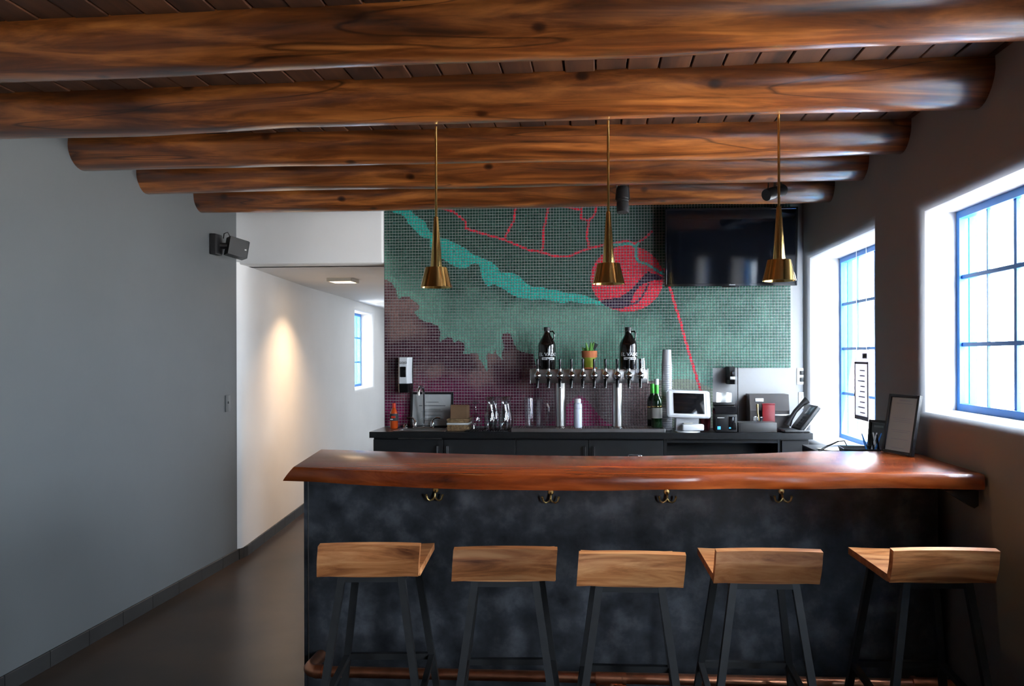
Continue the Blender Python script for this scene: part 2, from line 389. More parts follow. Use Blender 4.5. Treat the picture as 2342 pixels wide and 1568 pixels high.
for a, b, c, d in ((x0, x1, y0, sy0), (x0, x1, sy1, y1), (x0, sx0, sy0, sy1), (sx1, x1, sy0, sy1)): cb.quad((a, c, zc), (b, c, zc), (b, d, zc), (a, d, zc))
bmesh.ops.remove_doubles(cb.bm, verts=cb.bm.verts, dist=1e-4)
cc = struct(cb.build('ceiling_corridor', M['white_wall'], ang=30), 'low white corridor ceiling with a round skylight well')
gl = MB().lathe([(SKR + .03, 2.20), (SKR + .03, 2.212)], (SKC[0], SKC[1], 0), 32).build('skylight_pane', M['diffuse_dome'], cc)
portal((SKC[0], SKC[1], 2.66), 1.5, 1.5, (0, 0, -1))
struct(box('ground', M['ground'], -40, 45, -40, 50, -.5, -.3), 'bright gravel ground outside the windows')
struct(box('wall_light_blocker', M['adobe'], 2.40, 7.5, 4.02, 4.27, -.3, 3.2), 'unseen pale wall added outside to block light between the two windows')  # added out of view to shade the right end of the mosaic
# ceiling boards
ceil = struct(box('ceiling', M['plank'], LX - .25, RX + .5, Y0 - .2, BY + .2, 2.594, 2.82), 'dark wooden board ceiling above the logs')
w = .119; x = LX - .01; i = 0; pm = None
while x < RX:
    dz = random.uniform(-.003, .003)
    if pm is None:
        o = MB().box(.003, w - .003, Y0, BY - .001, 2.566, 2.594, .003, 1).build('board', M['plank'], ceil); pm = o.data
    else:
        o = bpy.data.objects.new('board', pm); COL.objects.link(o); o.parent = ceil
    o.location = (x, 0, dz); x += w
# dark tile skirting
def skirting(name, label, p0, p1, side, first=.0, t=.305, h=.078):
    p0, p1 = Vector((*p0, 0)), Vector((*p1, 0)); d = (p1 - p0); L = d.length; d.normalize(); nrm = Vector((-d.y, d.x, 0)) * side
    root = MB(); root.prism([p0, p0 + nrm * .006, p0 + nrm * .006 + Vector((0, 0, h - .003)), p0 + Vector((0, 0, h - .003))], d * L)
    o = struct(root.build(name, M['grout'], ang=0), label)
    s = first - t
    while s < L:
        a, b = max(0, s + .002), min(L, s + t - .002)
        if b - a > .01:
            q = p0 + d * a
            MB().prism([q, q + nrm * .011, q + nrm * .011 + Vector((0, 0, h - .003)), q + nrm * .008 + Vector((0, 0, h)), q + Vector((0, 0, h))], d * (b - a)).build('tile', M['base_tile'], o, ang=0)
        s += t
skirting('baseboard_left', 'black tile skirting along the grey wall', (LX, .1), (LX, 5.785), -1, first=(3.731 - .1) % .3, t=.30)
skirting('baseboard_corridor', 'black tile skirting along the corridor wall', (-2.594, 5.9), (P1.x, P1.y), -1, first=.1)
skirting('baseboard_corner', 'black tile skirting around the rounded wall corner', (-2.605, 5.785), (-2.594, 5.9), -1, first=.06, t=.06)

# ---------------------------------------------------------------- log beams
def log(label, yl, yr, r, z, bumpseed, x0=LX - .02, x1=RX + .02):
    n, ns = 36, 110; rings = []
    for i in range(ns + 1):
        t = i / ns; x = x0 + (x1 - x0) * t; yc = yl + (yr - yl) * t
        cy_ = yc + .012 * noise.noise((x * .9, bumpseed, 0)); cz = z + .012 * noise.noise((x * .9, bumpseed + 9, 3))
        ring = []
        for k in range(n):
            a = 2 * PI * k / n
            rr = r * (1 + .035 * noise.noise((x * 1.4, math.cos(a) * 1.2 + bumpseed * 3, math.sin(a) * 1.2)) + .016 * noise.noise((x * 4, math.cos(a) * 3 + bumpseed, math.sin(a) * 3)))
            ring.append((x, cy_ + rr * math.cos(a), min(cz + rr * math.sin(a), 2.61)))
        rings.append([(p[0], p[1] - yl, p[2] - z) for p in ring])
    return tag(MB().rings(rings).build('log_beam', M['log'], ang=0 or 60, loc=(0, yl, z)), label, 'beam', 'peeled log ceiling beams')
log('nearest peeled log beam, running along the top of the picture', 2.685, 2.525, .128, 2.548, 1)
log('second log beam from the front, with the three brass pendants hanging under it', 3.36, 3.20, .128, 2.545, 2.7)
log('third log beam from the front, just behind the one carrying the pendants', 4.00, 3.99, .116, 2.542, 4.1)
log('fourth log beam from the front, above the black spotlights', 4.60, 4.57, .113, 2.538, 6.3)
log('farthest log beam, hiding the top of the mosaic wall', 5.255, 5.19, .110, 2.533, 8.8)

# ---------------------------------------------------------------- mosaic mural
def inpoly(px, py, poly):
    inside = np.zeros(px.shape, bool); n = len(poly)
    for i in range(n):
        x1_, y1_ = poly[i]; x2_, y2_ = poly[(i + 1) % n]
        if y1_ == y2_: continue
        c = ((y1_ > py) != (y2_ > py)) & (px < (x2_ - x1_) * (py - y1_) / (y2_ - y1_) + x1_)
        inside ^= c
    return inside
def nearline(px, py, pl, hw):
    d = np.full(px.shape, 1e9)
    for (x1_, y1_), (x2_, y2_) in zip(pl[:-1], pl[1:]):
        dx, dy = x2_ - x1_, y2_ - y1_; t = np.clip(((px - x1_) * dx + (py - y1_) * dy) / (dx * dx + dy * dy + 1e-9), 0, 1)
        d = np.minimum(d, np.hypot(px - x1_ - t * dx, py - y1_ - t * dy))
    return d < hw
RIVER = [(870, 455), (915, 458), (935.5, 476), (941, 484), (956.5, 497), (969, 504.6), (975, 512), (981, 527), (988, 532), (1010, 543.5), (1026.7, 548.6), (1046, 558), (1069, 571), (1081.5, 581), (1099, 587.5), (1127.5, 601), (1137, 610), (1144, 622), (1169, 623.5), (1182.6, 627.6), (1195, 638), (1207, 650), (1219, 656), (1238, 655), (1250, 660.5), (1276, 663.6), (1293, 669.7), (1329.6, 672.8), (1351, 681), (1372.5, 689.6), (1386, 699), (1360, 696), (1330, 693), (1305, 689), (1293, 692), (1274.5, 692), (1256, 686.5), (1238, 684), (1216, 686), (1204, 683), (1182.6, 679.6), (1166, 671), (1155, 663), (1143, 656), (1129, 650), (1118, 655), (1110.7, 650), (1104.6, 639), (1100, 625), (1097, 606.7), (1089, 601), (1080, 603.5), (1067.5, 612.4), (1052, 613.7), (1033, 605.4), (1018, 595), (990, 577), (984, 566), (984.6, 548), (979.5, 545), (964, 542), (952.7, 530), (941, 517), (933.6, 511), (927, 497), (917, 490.6), (903, 488), (893, 480), (885, 470)]
ROADS = [([(985, 466), (1007.5, 475), (1023, 480), (1037, 484), (1066, 507), (1066, 522.5), (1097, 532), (1150.5, 547), (1210, 572), (1238, 576), (1267, 586), (1300.5, 587), (1322, 577), (1345, 568.7), (1380, 560), (1412, 554.5), (1433, 551.5), (1451, 557), (1462, 553), (1480, 540), (1490, 530)], 2.6),
         ([(1183, 455), (1180, 471.5), (1175, 506), (1167, 520), (1153, 546)], 2.5), ([(1258, 455), (1255, 469), (1250, 497), (1243, 527), (1242, 561), (1238.5, 577)], 2.5),
         ([(1260, 463), (1280.6, 469.5), (1328, 480)], 2.5), ([(1335, 455), (1333, 469), (1330, 483), (1329.6, 500.5), (1346.5, 503.6), (1358.7, 493.7), (1365.6, 469), (1369, 455)], 2.5),
         ([(1346.5, 503.6), (1345, 521), (1341, 541), (1345.7, 553), (1345.7, 567)], 2.5), ([(1520, 615), (1531, 653), (1542, 691.5), (1554, 728), (1568, 780), (1579.5, 818), (1602.4, 893), (1606, 905)], 3.0)]
PURP = [(1376, 685.4), (1395.4, 683), (1415, 682), (1427, 673), (1441.5, 663.6), (1456, 648), (1469, 633), (1482.7, 620), (1491, 625), (1509, 630), (1518, 637), (1493.6, 642), (1475.4, 646.6), (1461, 656), (1450, 672), (1442.7, 691.5), (1452.4, 694), (1433, 701), (1422, 706), (1405, 706), (1384.5, 699), (1376, 692.7)]
LAND = [(870, 632), (883.6, 639), (896, 647), (907, 663), (909.5, 681), (914, 682.5), (923, 677), (935, 677), (944, 686), (958.6, 697), (960, 705.7), (947, 713), (958.6, 727), (969, 734), (987, 739), (1001, 745), (1007, 757.5), (1006, 781), (1014, 777), (1023, 771), (1033.6, 772.7), (1039, 784), (1048, 778), (1060, 784), (1064, 795), (1058.6, 807.5), (1069, 810), (1082, 806), (1092.5, 807.5), (1096, 820), (1105, 832.5), (1114, 848.6), (1116.6, 845), (1115.7, 831), (1112, 816), (1114, 807.5), (1121, 806), (1124, 809), (1130, 807.5), (1133.6, 798.6), (1135, 809), (1149.6, 822), (1148, 807.5), (1153, 795), (1148, 772), (1151, 763), (1162, 760), (1169, 765), (1173, 779), (1182, 798.6), (1192.5, 804), (1219, 809), (1230, 850), (1300, 868), (1470, 872), (1520, 868), (1572, 865), (1602, 876), (1640, 893), (1640, 1200), (870, 1200)]
def mural_color(px, py, nz, nz2):
    def S(c): return np.array(lin(c))[None, :]
    dark, lite = S((38, 72, 63)), S((98, 147, 130))
    xs = [883, 960, 1050, 1130, 1220, 1300, 1400, 1500, 1560, 1620, 1813]
    a = np.interp(px, xs, [520, 565, 620, 655, 680, 680, 690, 700, 700, 640, 600]); b = np.interp(px, xs, [660, 700, 755, 755, 760, 725, 750, 815, 930, 1090, 1300])
    t = np.clip((py - a) / (b - a) + nz * .5, 0, 1); t = t * t * (3 - 2 * t) * np.interp(px, [1530, 1640], [1, .5])
    c = dark * (1 - t)[:, None] + lite * t[:, None]
    band = np.clip(1 - np.abs(py - 862) / 34, 0, 1) * np.clip((px - 1480) / 60, 0, 1) * np.clip((1640 - px) / 30, 0, 1)
    c = c * (1 - band * .7)[:, None] + S((110, 165, 147)) * (band * .7)[:, None]
    low = inpoly(px, py, LAND)
    # light rim of the land beside its shore
    if True:
        rim = nearline(px, py, LAND[:-3], 13) & ~low & (px < 1210)
        c = np.where(rim[:, None], c * .35 + S((112, 168, 148)) * .65, c)
    maroon, brown, magenta, mauve, olive = S((74, 38, 52)), S((130, 98, 94)), S((158, 36, 98)), S((104, 86, 90)), S((124, 136, 118))
    u = np.clip((py - 840) / 110, 0, 1); k = np.clip(.55 + nz * 2.4 - (py - 700) / 300, 0, 1)
    lc = maroon * (1 - k)[:, None] + brown * k[:, None]
    mg = u * np.clip(1.15 - np.abs(px - 1000) / 330, 0.25, 1) * np.clip(.8 + nz2, 0, 1)
    lc = lc * (1 - mg)[:, None] + magenta * mg[:, None]
    g = np.clip((px - 1225) / 60, 0, 1); hill = ((py > 975 - 70 * np.exp(-((px - 1325) / 45.0) ** 2)) & (px > 1240) & (px < 1410))
    rc = np.where(hill[:, None], magenta * .7 + maroon * .3, mauve)
    ol = np.clip((px - 1500) / 30, 0, 1); rc = rc * (1 - ol)[:, None] + olive * ol[:, None]
    lc = lc * (1 - g)[:, None] + rc * g[:, None]
    c = np.where(low[:, None], lc, c)
    c = np.where(inpoly(px, py, RIVER)[:, None], S((34, 166, 152)), c)
    red = S((200, 30, 52))
    circ = (((px - 1434) / 83) ** 2 + ((py - 637) / 75.5) ** 2 < 1) & (py > 561)
    c = np.where(circ[:, None], red, c)
    c = np.where((inpoly(px, py, PURP) | nearline(px, py, [(1482.7, 649), (1475.4, 665), (1469, 677), (1458.5, 690), (1446, 696)], 2.4))[:, None], S((46, 28, 52)), c)
    for pl, hw in ROADS: c = np.where(nearline(px, py, pl, hw)[:, None], red, c)
    c = np.where((nearline(px, py, [(1390, 561), (1441.5, 558), (1451, 563), (1455, 564), (1455, 588.5), (1461, 599.4), (1476.6, 602), (1486, 608), (1514, 626)], 3.2) | nearline(px, py, [(1453, 564), (1460, 556)], 3))[:, None], S((52, 160, 148)), c)
    return c
def build_mural():
    pitch, gap, proud, sub = .02085, .0043, .003, 3
    xl, xr, zt, zb, zs, xs = -1.537, 1.374, 2.655, .962, 1.387, .824
    nx, nz_ = int((xr - xl) / pitch), int((zt - zb) / pitch)
    gx, gz = np.meshgrid(np.arange(nx), np.arange(nz_)); gx, gz = gx.ravel(), gz.ravel()
    x = xl + gx * pitch + gap / 2; z = zt - (gz + 1) * pitch + gap / 2
    keep = ~((x > xs - pitch * .6) & (z < zs - pitch * .2)); x, z = x[keep], z[keep]; T = len(x); s = pitch - gap
    yf = BY - .002 - proud; jit = np.random.RandomState(3).uniform(-.0004, .0004, T)
    g = np.linspace(0, s, sub + 1)
    fx, fz = np.meshgrid(g, g); fx, fz = fx.ravel(), fz.ravel(); nv = (sub + 1) ** 2
    V = np.zeros((T, nv + 4, 3))
    V[:, :nv, 0] = x[:, None] + fx; V[:, :nv, 2] = z[:, None] + fz; V[:, :nv, 1] = (yf + jit)[:, None]
    cor = [0, sub, nv - 1, nv - 1 - sub]
    V[:, nv:, :] = V[:, cor, :]; V[:, nv:, 1] = BY - .0015
    faces = []
    for j in range(sub):
        for i in range(sub):
            a = j * (sub + 1) + i; faces.append((a, a + 1, a + sub + 2, a + sub + 1))
    for q in range(4):
        faces.append((cor[q], nv + q, nv + (q + 1) % 4, cor[(q + 1) % 4]))
    Fc = np.array(faces); nf = len(Fc)
    FF = (Fc[None] + (np.arange(T) * (nv + 4))[:, None, None]).reshape(-1)
    me = bpy.data.meshes.new('mosaic_tiles'); me.vertices.add(T * (nv + 4)); me.vertices.foreach_set('co', V.reshape(-1))
    me.loops.add(len(FF)); me.loops.foreach_set('vertex_index', FF.astype(np.int32))
    me.polygons.add(T * nf); me.polygons.foreach_set('loop_start', np.arange(T * nf, dtype=np.int32) * 4)
    me.update(calc_edges=True)
    # one printed colour for each little patch of a tile
    cxw = V[:, Fc, 0].mean(2); czw = V[:, Fc, 2].mean(2)
    X, Z = cxw.reshape(-1), czw.reshape(-1)
    dx, dz = X, Z - CAM_H; wv = dx * F_.x + BY * F_.y + dz * F_.z
    px = PPX + FPX * (dx * R_.x + BY * R_.y + dz * R_.z) / wv; py = PPY - FPX * (dx * U_.x + BY * U_.y + dz * U_.z) / wv
    tn = np.array([noise.noise((a * 3.2, b * 4.2, 5.0)) + .5 * noise.noise((a * 9, b * 9, 1.0)) for a, b in zip(x, z)]); tn2 = np.array([noise.noise((a * 2.5, b * 6, 15.0)) for a, b in zip(x, z)])
    col = mural_color(px, py, np.repeat(tn, nf), np.repeat(tn2, nf))
    col *= np.repeat(np.random.RandomState(5).uniform(.86, 1.1, T), nf)[:, None]
    att = me.color_attributes.new('print', 'FLOAT_COLOR', 'CORNER')
    att.data.foreach_set('color', np.repeat(np.concatenate([np.clip(col, 0, 1), np.ones((len(col), 1))], 1), 4, axis=0).reshape(-1).astype(np.float32))
    mt, nt, b = new_mat('printed_glass_tile'); an = nt.nodes.new('ShaderNodeAttribute'); an.attribute_name = 'print'
    nt.links.new(an.outputs['Color'], b.inputs['Base Color']); b.inputs['Roughness'].default_value = .32; b.inputs['Specular IOR Level'].default_value = .25
    me.materials.append(mt)
    root = thing('mosaic_mural', 'mosaic tile mural of a map with a turquoise river, red roads and a red circle', 'mural', ((xl + xr) / 2, BY, zb))
    o = bpy.data.objects.new('tiles', me); COL.objects.link(o); o.parent = root; o.location = -root.location; o['kind'] = 'stuff'
    gm = MB().box(xl, xs - .01, BY - .002, BY, zb, zs, 0); gm.box(xl, xr, BY - .002, BY, zs, zt, 0)
    gm.build('grout', flat('mural_grout', (.36, .355, .35), .8), root, loc=-root.location)
build_mural()
# ================================================================ the bar
PY, PXL, PXR = 3.45, -1.262, 1.394
bar = thing('bar_counter', 'bar counter faced with mottled slate-grey panels behind the stools', 'bar counter', ((PXL + PXR) / 2, 3.6, 0))
bl = -bar.location
MB().box(PXL, PXR, PY, PY + .02, 0, .968).build('front_panel', M['panel'], bar, loc=bl)
MB().box(PXL, PXL + .02, PY + .021, 3.80, 0, .968).build('side_panel', M['panel'], bar, loc=bl)
MB().box(PXR - .02, PXR, PY + .021, 3.80, 0, .968).build('side_panel', M['panel'], bar, loc=bl)
lab(MB().box(PXL + .018, PXL + .0215, PY - .0025, PY - .0003, 0, .968).build('corner_trim', M['steel'], bar, loc=bl), 'thin metal corner trim')
MB().box(PXL + .021, PXR - .021, PY + .021, 3.95, .84, .87).build('back_shelf', M['black_lam'], bar, loc=bl)
MB().box(PXL + .03, PXR - .03, PY + .022, 3.44 + .34, .1, .839).build('core', M['cab'], bar, loc=bl)
# live-edge slab
fr = [at(x, y, Z=1.03) for x, y in ((672, 1067), (735, 1070), (800, 1074), (900, 1078), (1000, 1082), (1100, 1085), (1171, 1086), (1290, 1087), (1400, 1087), (1500, 1086), (1600, 1085), (1700, 1082), (1800, 1081), (1900, 1081), (2000, 1082), (2120, 1083))]
fr.append(Vector((1.438, fr[-1].y - .004, 1.03)))
bk = [at(x, y, Z=1.03) for x, y in ((735, 1027), (800, 1029), (885, 1032), (1000, 1036), (1171, 1040), (1300, 1042), (1440, 1043), (1550, 1041), (1650, 1039), (1750, 1036), (1855, 1031))]
bk.append(Vector((1.438, bk[-1].y, 1.03)))
def resample(pl, n):
    ds = [0]
    for a, b in zip(pl[:-1], pl[1:]): ds.append(ds[-1] + (b - a).length)
    out = []
    for i in range(n):
        s = ds[-1] * i / (n - 1); k = 0
        while k < len(ds) - 2 and ds[k + 1] < s: k += 1
        t = (s - ds[k]) / (ds[k + 1] - ds[k] + 1e-9); out.append(pl[k].lerp(pl[k + 1], t))
    return out
NS = 90; fr, bk = resample(fr, NS), resample(bk, NS)
prof = [(0, 0.0), (.003, -.0015), (.010, -.014), (.014, -.032), (.010, -.047), (.0, -.0565)]
rings = []
for i in range(NS):
    t = i / (NS - 1); f, b = fr[i], bk[i]; end = -.046 * math.exp(-t * 40)
    ring = []
    for dy, dz in prof:
        wob = .010 * noise.noise((f.x * 3.1, dz * 22, 1.0)) + .004 * noise.noise((f.x * 11, dz * 60, 4.0))
        k = -dz / .0565
        ring.append(Vector((f.x + end * k, f.y - dy * (1 - .6 * k) - wob * k, 1.03 + dz * (1 + .12 * noise.noise((f.x * 2, 3, 3))))))
    for dy, dz in prof[::-1]:
        k = -dz / .0565; ring.append(Vector((b.x + end * k, b.y + dy * .5, 1.03 + dz)))
    rings.append(ring)
slab_loc = Vector((0, 3.45, .972))
slab = MB().rings([[p - slab_loc for p in r] for r in rings]).build('wooden_slab', M['slab'], loc=slab_loc, ang=40)
tag(slab, 'glossy red-brown live-edge wooden slab topping the bar', 'bar top')
br = MB(); br.prism([(1.30, 3.16, .966), (1.425, 3.16, .966), (1.425, 3.16, .91), (1.41, 3.16, .90)], (0, .03, 0)); 
tag(br.build('slab_bracket', M['black'], ang=0), 'black wedge bracket under the right end of the wooden bar slab', 'bracket')
# return counter at the right wall
rc = thing('return_counter', 'low glossy black return counter under the tall window', 'counter', (1.28, 4.2, 0))
MB().box(-.16, .168, -.235, .36, .945, .985, .004).build('worktop', M['black_lam'], rc)
MB().box(-.14, .166, -.23, .34, 0, .944).build('cabinet', M['cab'], rc)
# coat hooks
for i, (hx, hy) in enumerate(((997, 1113), (1260, 1118), (1525, 1117), (1787, 1116))):
    p = at(hx, hy, Y=PY - .001)
    h = thing('coat_hook', ['brass double coat hook under the slab above the leftmost stool', 'brass double coat hook second from the left, above the second stool', 'brass double coat hook third from the left, above the middle stool', 'brass double coat hook farthest right under the slab'][i], 'hook', (p.x, PY, p.z - .034), group='brass coat hooks under the bar top')
    MB().lathe([(.0001, -.004), (.012, -.004), (.013, -.001), (.010, .002), (.0001, .003)], n=16).xform(Matrix.Translation((0, -.004, .022)) @ Matrix.Rotation(PI / 2, 4, 'X')).build('backplate', M['brass_soft'], h)
    MB().tube([(0, -.004, .018), (0, -.022, .008), (0, -.026, -.006)], .005, 8).build('arm', M['brass_soft'], h)
    for s in (-1, 1):
        MB().tube([(0, -.026, -.003), (s * .008, -.028, -.014), (s * .02, -.031, -.019), (s * .03, -.033, -.012), (s * .034, -.034, .002)], [.0042, .0042, .004, .004, .005], 8).build('prong', M['brass_soft'], h)
        MB().lathe([(.0001, -.006), (.0045, -.004), (.006, 0), (.0045, .004), (.0001, .006)], (s * .034, -.034, .004), 10).build('tip', M['brass_soft'], h)
# copper foot rail
rl = thing('foot_rail', 'copper pipe foot rail along the bottom of the bar', 'foot rail', (0, 3.27, 0))
ry = 3.27; zr = .192
MB().tube([(-1.14, 0, zr), (1.39, 0, zr)], .022, 16).build('pipe', M['copper'], rl)
el = [(-1.14 - .045 * math.sin(a), .045 * (1 - math.cos(a)), zr) for a in [i * PI / 16 for i in range(9)]]
MB().tube(el + [(-1.185, .17, zr)], .026, 16).build('elbow', M['copper'], rl)
MB().tube([(-1.15, 0, zr), (-1.12, 0, zr)], .028, 16).build('collar', M['copper'], rl)
for cx in (at(1397, 1545, Y=ry).x, 1.28):
    mb = MB(); mb.tube([(cx - .055, 0, zr), (cx + .055, 0, zr)], .029, 18)
    mb.tube([(cx - .06, 0, zr), (cx - .045, 0, zr)], .033, 18); mb.tube([(cx + .045, 0, zr), (cx + .06, 0, zr)], .033, 18)
    t = mb.build('tee_fitting', M['copper'], rl)
    MB().tube([(cx, 0, zr), (cx, 0, .012)], .026, 16).build('stand_pipe', M['copper'], rl)
    MB().lathe([(.055, 0), (.055, .006), (.03, .014), (.028, .02)], (cx, 0, 0), 20).build('floor_flange', M['copper'], rl)
# ---------------------------------------------------------------- stools
def plank(mb, w, d, t, nx=14, ny=6, f=lambda u, v, s: (0, 0, 0)):
    """plank centred on 0: w along x, d along y, t thick in z, bent by f(u,v,side)"""
    g = {}
    for s in (0, 1):
        for i in range(nx + 1):
            for j in range(ny + 1):
                u, v = i / nx * 2 - 1, j / ny * 2 - 1
                dx, dy, dz = f(u, v, s); g[s, i, j] = mb.bm.verts.new((u * w / 2 + dx, v * d / 2 + dy, (t if s else 0) + dz))
    for i in range(nx):
        for j in range(ny):
            for s in (0, 1): mb.bm.faces.new([g[s, i, j], g[s, i + 1, j], g[s, i + 1, j + 1], g[s, i, j + 1]])
    for i in range(nx):
        for j in (0, ny): mb.bm.faces.new([g[0, i, j], g[0, i + 1, j], g[1, i + 1, j], g[1, i, j]])
    for j in range(ny):
        for i in (0, nx): mb.bm.faces.new([g[0, i, j], g[0, i, j + 1], g[1, i, j + 1], g[1, i, j]])
    return mb
def make_stool():
    t = thing('bar_stool', 'x', 'stool', (0, 0, 0), 0, 'wooden bar stools along the bar')
    mb = plank(MB(), .335, .375, .025, f=lambda u, v, s: (0, .012, .732 + .004 * u * u))
    mb.build('seat', M['stool_wood'], t, ang=50)
    mb = plank(MB(), .338, .106, .030, f=lambda u, v, s: (.004 * v, 0, .010 * u * u + .003 * math.cos(v * 3)))
    mb.xform(Matrix.Translation((0, -.192, .797)) @ Matrix.Rotation(math.radians(97), 4, 'X') @ Matrix.Translation((0, 0, -.015)))
    o = mb.build('backrest', M['stool_wood'], t, ang=50)
    top, bot = {}, {}
    for sx in (-1, 1):
        for k, (tx, ty, bx_, by_) in enumerate(((.100, -.155, .205, -.220), (.108, .12, .205, .215))):
            a, b = Vector((sx * tx, ty, .733)), Vector((sx * bx_, by_, .0))
            top[sx, k], bot[sx, k] = a, b
            MB().bar(a, b, .024, .024, up=(0, 1, 0)).build('leg', M['iron'], t, ang=0)
    L = lambda sx, k, z: top[sx, k].lerp(bot[sx, k], (.733 - z) / .733)
    MB().bar(L(-1, 1, .34), L(1, 1, .34), .022, .022).build('footrest', M['iron'], t, ang=0)
    for sx in (-1, 1): MB().bar(L(sx, 0, .30), L(sx, 1, .34), .02, .02).build('stretcher', M['iron'], t, ang=0)
    fr_ = MB()
    for a, b in (((-1, 0), (1, 0)), ((1, 0), (1, 1)), ((1, 1), (-1, 1)), ((-1, 1), (-1, 0))): fr_.bar(top[a] + Vector((0, 0, -.012)), top[b] + Vector((0, 0, -.012)), .022, .018)
    fr_.build('seat_frame', M['iron'], t, ang=0)
    return t
def copy_tree(o, parent=None):
    c = o.copy(); COL.objects.link(c); c.parent = parent
    for ch in list(o.children): copy_tree(ch, c)
    return c
SP = [((-.762, 2.685), 4, 'leftmost wooden bar stool, nearest the corridor, turned slightly to show its seat'), ((-.303, 2.655), 3.5, 'second wooden bar stool from the left, under the leftmost pendant lamp side'),
      ((.106, 2.612), 0, 'middle wooden bar stool of the five at the bar'), ((.546, 2.672), 1, 'fourth wooden bar stool from the left, with the palest backrest'), ((1.113, 2.712), 2, 'rightmost wooden bar stool, in the shade by the right wall')]
st0 = make_stool()
for i, ((x, y), a, lb) in enumerate(SP):
    s = st0 if i == 0 else copy_tree(st0)
    ar = math.radians(a); s.rotation_euler = (0, 0, ar)
    s.location = (x - math.sin(ar) * .205, y + math.cos(ar) * .205, 0); s['label'] = lb
# ---------------------------------------------------------------- pendants
M['bulb'] = flat('warm_bulb', (1, .8, .5), .5, emit=(1, .62, .28), es=120, var=0)
M['brass_in'] = flat('brass_inside', (.85, .55, .2), .22, 1, var=0)
for i, (px_, py_, zb_) in enumerate(((999, 660, 0), (1390, 652, 0), (1779, 645, 0))):
    p = at((996, 1393, 1783)[i], (282, 268, 252)[i], Z=2.43); yy = p.y + .03
    xx = (XP((996, 1393, 1784)[i], yy, 400) + XP(px_, yy, 600)) / 2; zbt = ZP(px_, py_ - 3, yy)
    t = thing('pendant_lamp', ['brass cone pendant lamp hanging on the left, in front of the turquoise river', 'brass cone pendant lamp in the middle, in front of the red circle', 'brass cone pendant lamp on the right, in front of the television'][i], 'pendant lamp', (xx, yy, zbt), group='brass pendant lamps over the bar')
    ztop = 2.425 - zbt
    MB().tube([(0, 0, .285), (0, 0, ztop)], .0052, 12).build('rod', M['brass'], t)
    MB().lathe([(.0085, .292), (.0095, .286), (.0245, .082), (.0245, .075)], n=32).build('cone', M['brass'], t)
    sh = MB().lathe([(.0455, .082), (.0655, 0), (.0635, 0), (.044, .079), (.012, .079), (.012, .082)], n=40, cap=False)
    sh.build('shade', M['brass'], t, ang=30)
    MB().lathe([(.0001, .068), (.017, .068), (.02, .05), (.017, .036), (.0001, .032)], n=18).build('bulb', M['bulb'], t)
# ---------------------------------------------------------------- spotlights
for i in range(2):
    p = at((1424, 1772)[i], (457, 440)[i], Y=4.88)
    t = thing('spotlight', ['black cylinder spotlight hanging straight down above the red circle of the mosaic', 'black cylinder spotlight turned sideways above the television'][i], 'spotlight', (p.x, p.y, p.z), group='black ceiling spotlights')
    rot = Matrix.Rotation(math.radians((-9, 0)[i]), 4, 'X') if i == 0 else Matrix.Rotation(math.radians(68), 4, 'Y') @ Matrix.Rotation(math.radians(-35), 4, 'X')
    MB().lathe([(.034, -.078), (.036, -.072), (.036, -.02), (.034, -.018), (.034, -.012), (.036, -.01), (.036, -.004), (.034, -.002), (.034, .004), (.036, .006), (.036, .07), (.033, .076), (.0001, .077)], n=24, cap=True).xform(rot).build('housing', M['black'], t)
    MB().lathe([(.030, .0785), (.0300, .082), (.0001, .082)], n=20).xform(rot).build('rear_cap', M['iron'], t)
    MB().tube([(0, 0, .03), (0, .0, .10), (0, 0, 2.566 - p.z)], .008, 10).build('stem', M['black'], t)
    MB().lathe([(.03, -.025), (.03, 0)], (0, 0, 2.5655 - p.z), 18).build('ceiling_plate', M['black'], t)
    for s in (-1, 1): MB().tube([(s * .040, 0, 0), (s * .034, 0, .09), (0, 0, .1)], .004, 8).build('yoke', M['black'], t)
# ---------------------------------------------------------------- television
x0, x1 = XP(1521, 5.68, 560), XP(1824, 5.68, 560); zb_, zt_ = ZP(1600, 654, 5.68), ZP(1600, 476, 5.68)
tv = thing('television', 'black flat screen television mounted on the mosaic wall', 'television', ((x0 + x1) / 2, 5.70, zb_))
hw, hh = (x1 - x0) / 2, zt_ - zb_
tilt = Matrix.Rotation(math.radians(3.5), 4, 'X')
MB().box(-hw, hw, 0, .035, 0, hh, .006).xform(tilt).build('housing', M['gloss_black'], tv)
fm = MB()
for a, b, c, d in ((-hw, -hw + .012, 0, hh), (hw - .012, hw, 0, hh), (-hw + .012, hw - .012, 0, .018), (-hw + .012, hw - .012, hh - .014, hh)): fm.box(a, b, -.006, .001, c, d, .0015, 1)
fm.xform(tilt).build('bezel', M['gloss_black'], tv)
MB().box(-hw + .012, hw - .012, -.0025, -.0005, .018, hh - .014).xform(tilt).build('screen', flat('screen', (.002, .0025, .004), .06, var=0, spec=.35), tv)
text('element', .013, M['white'], tv, tilt @ Matrix.Translation((.01, -.0068, .006)) @ Matrix.Rotation(PI / 2, 4, 'X'))
MB().box(-.06, .06, -.006, .012, -.008, .001, .003).xform(tilt).build('sensor_bar', M['gloss_black'], tv)
MB().box(-.2, .2, .036, .10, .12, hh - .18, .004).build('wall_mount', M['black'], tv)
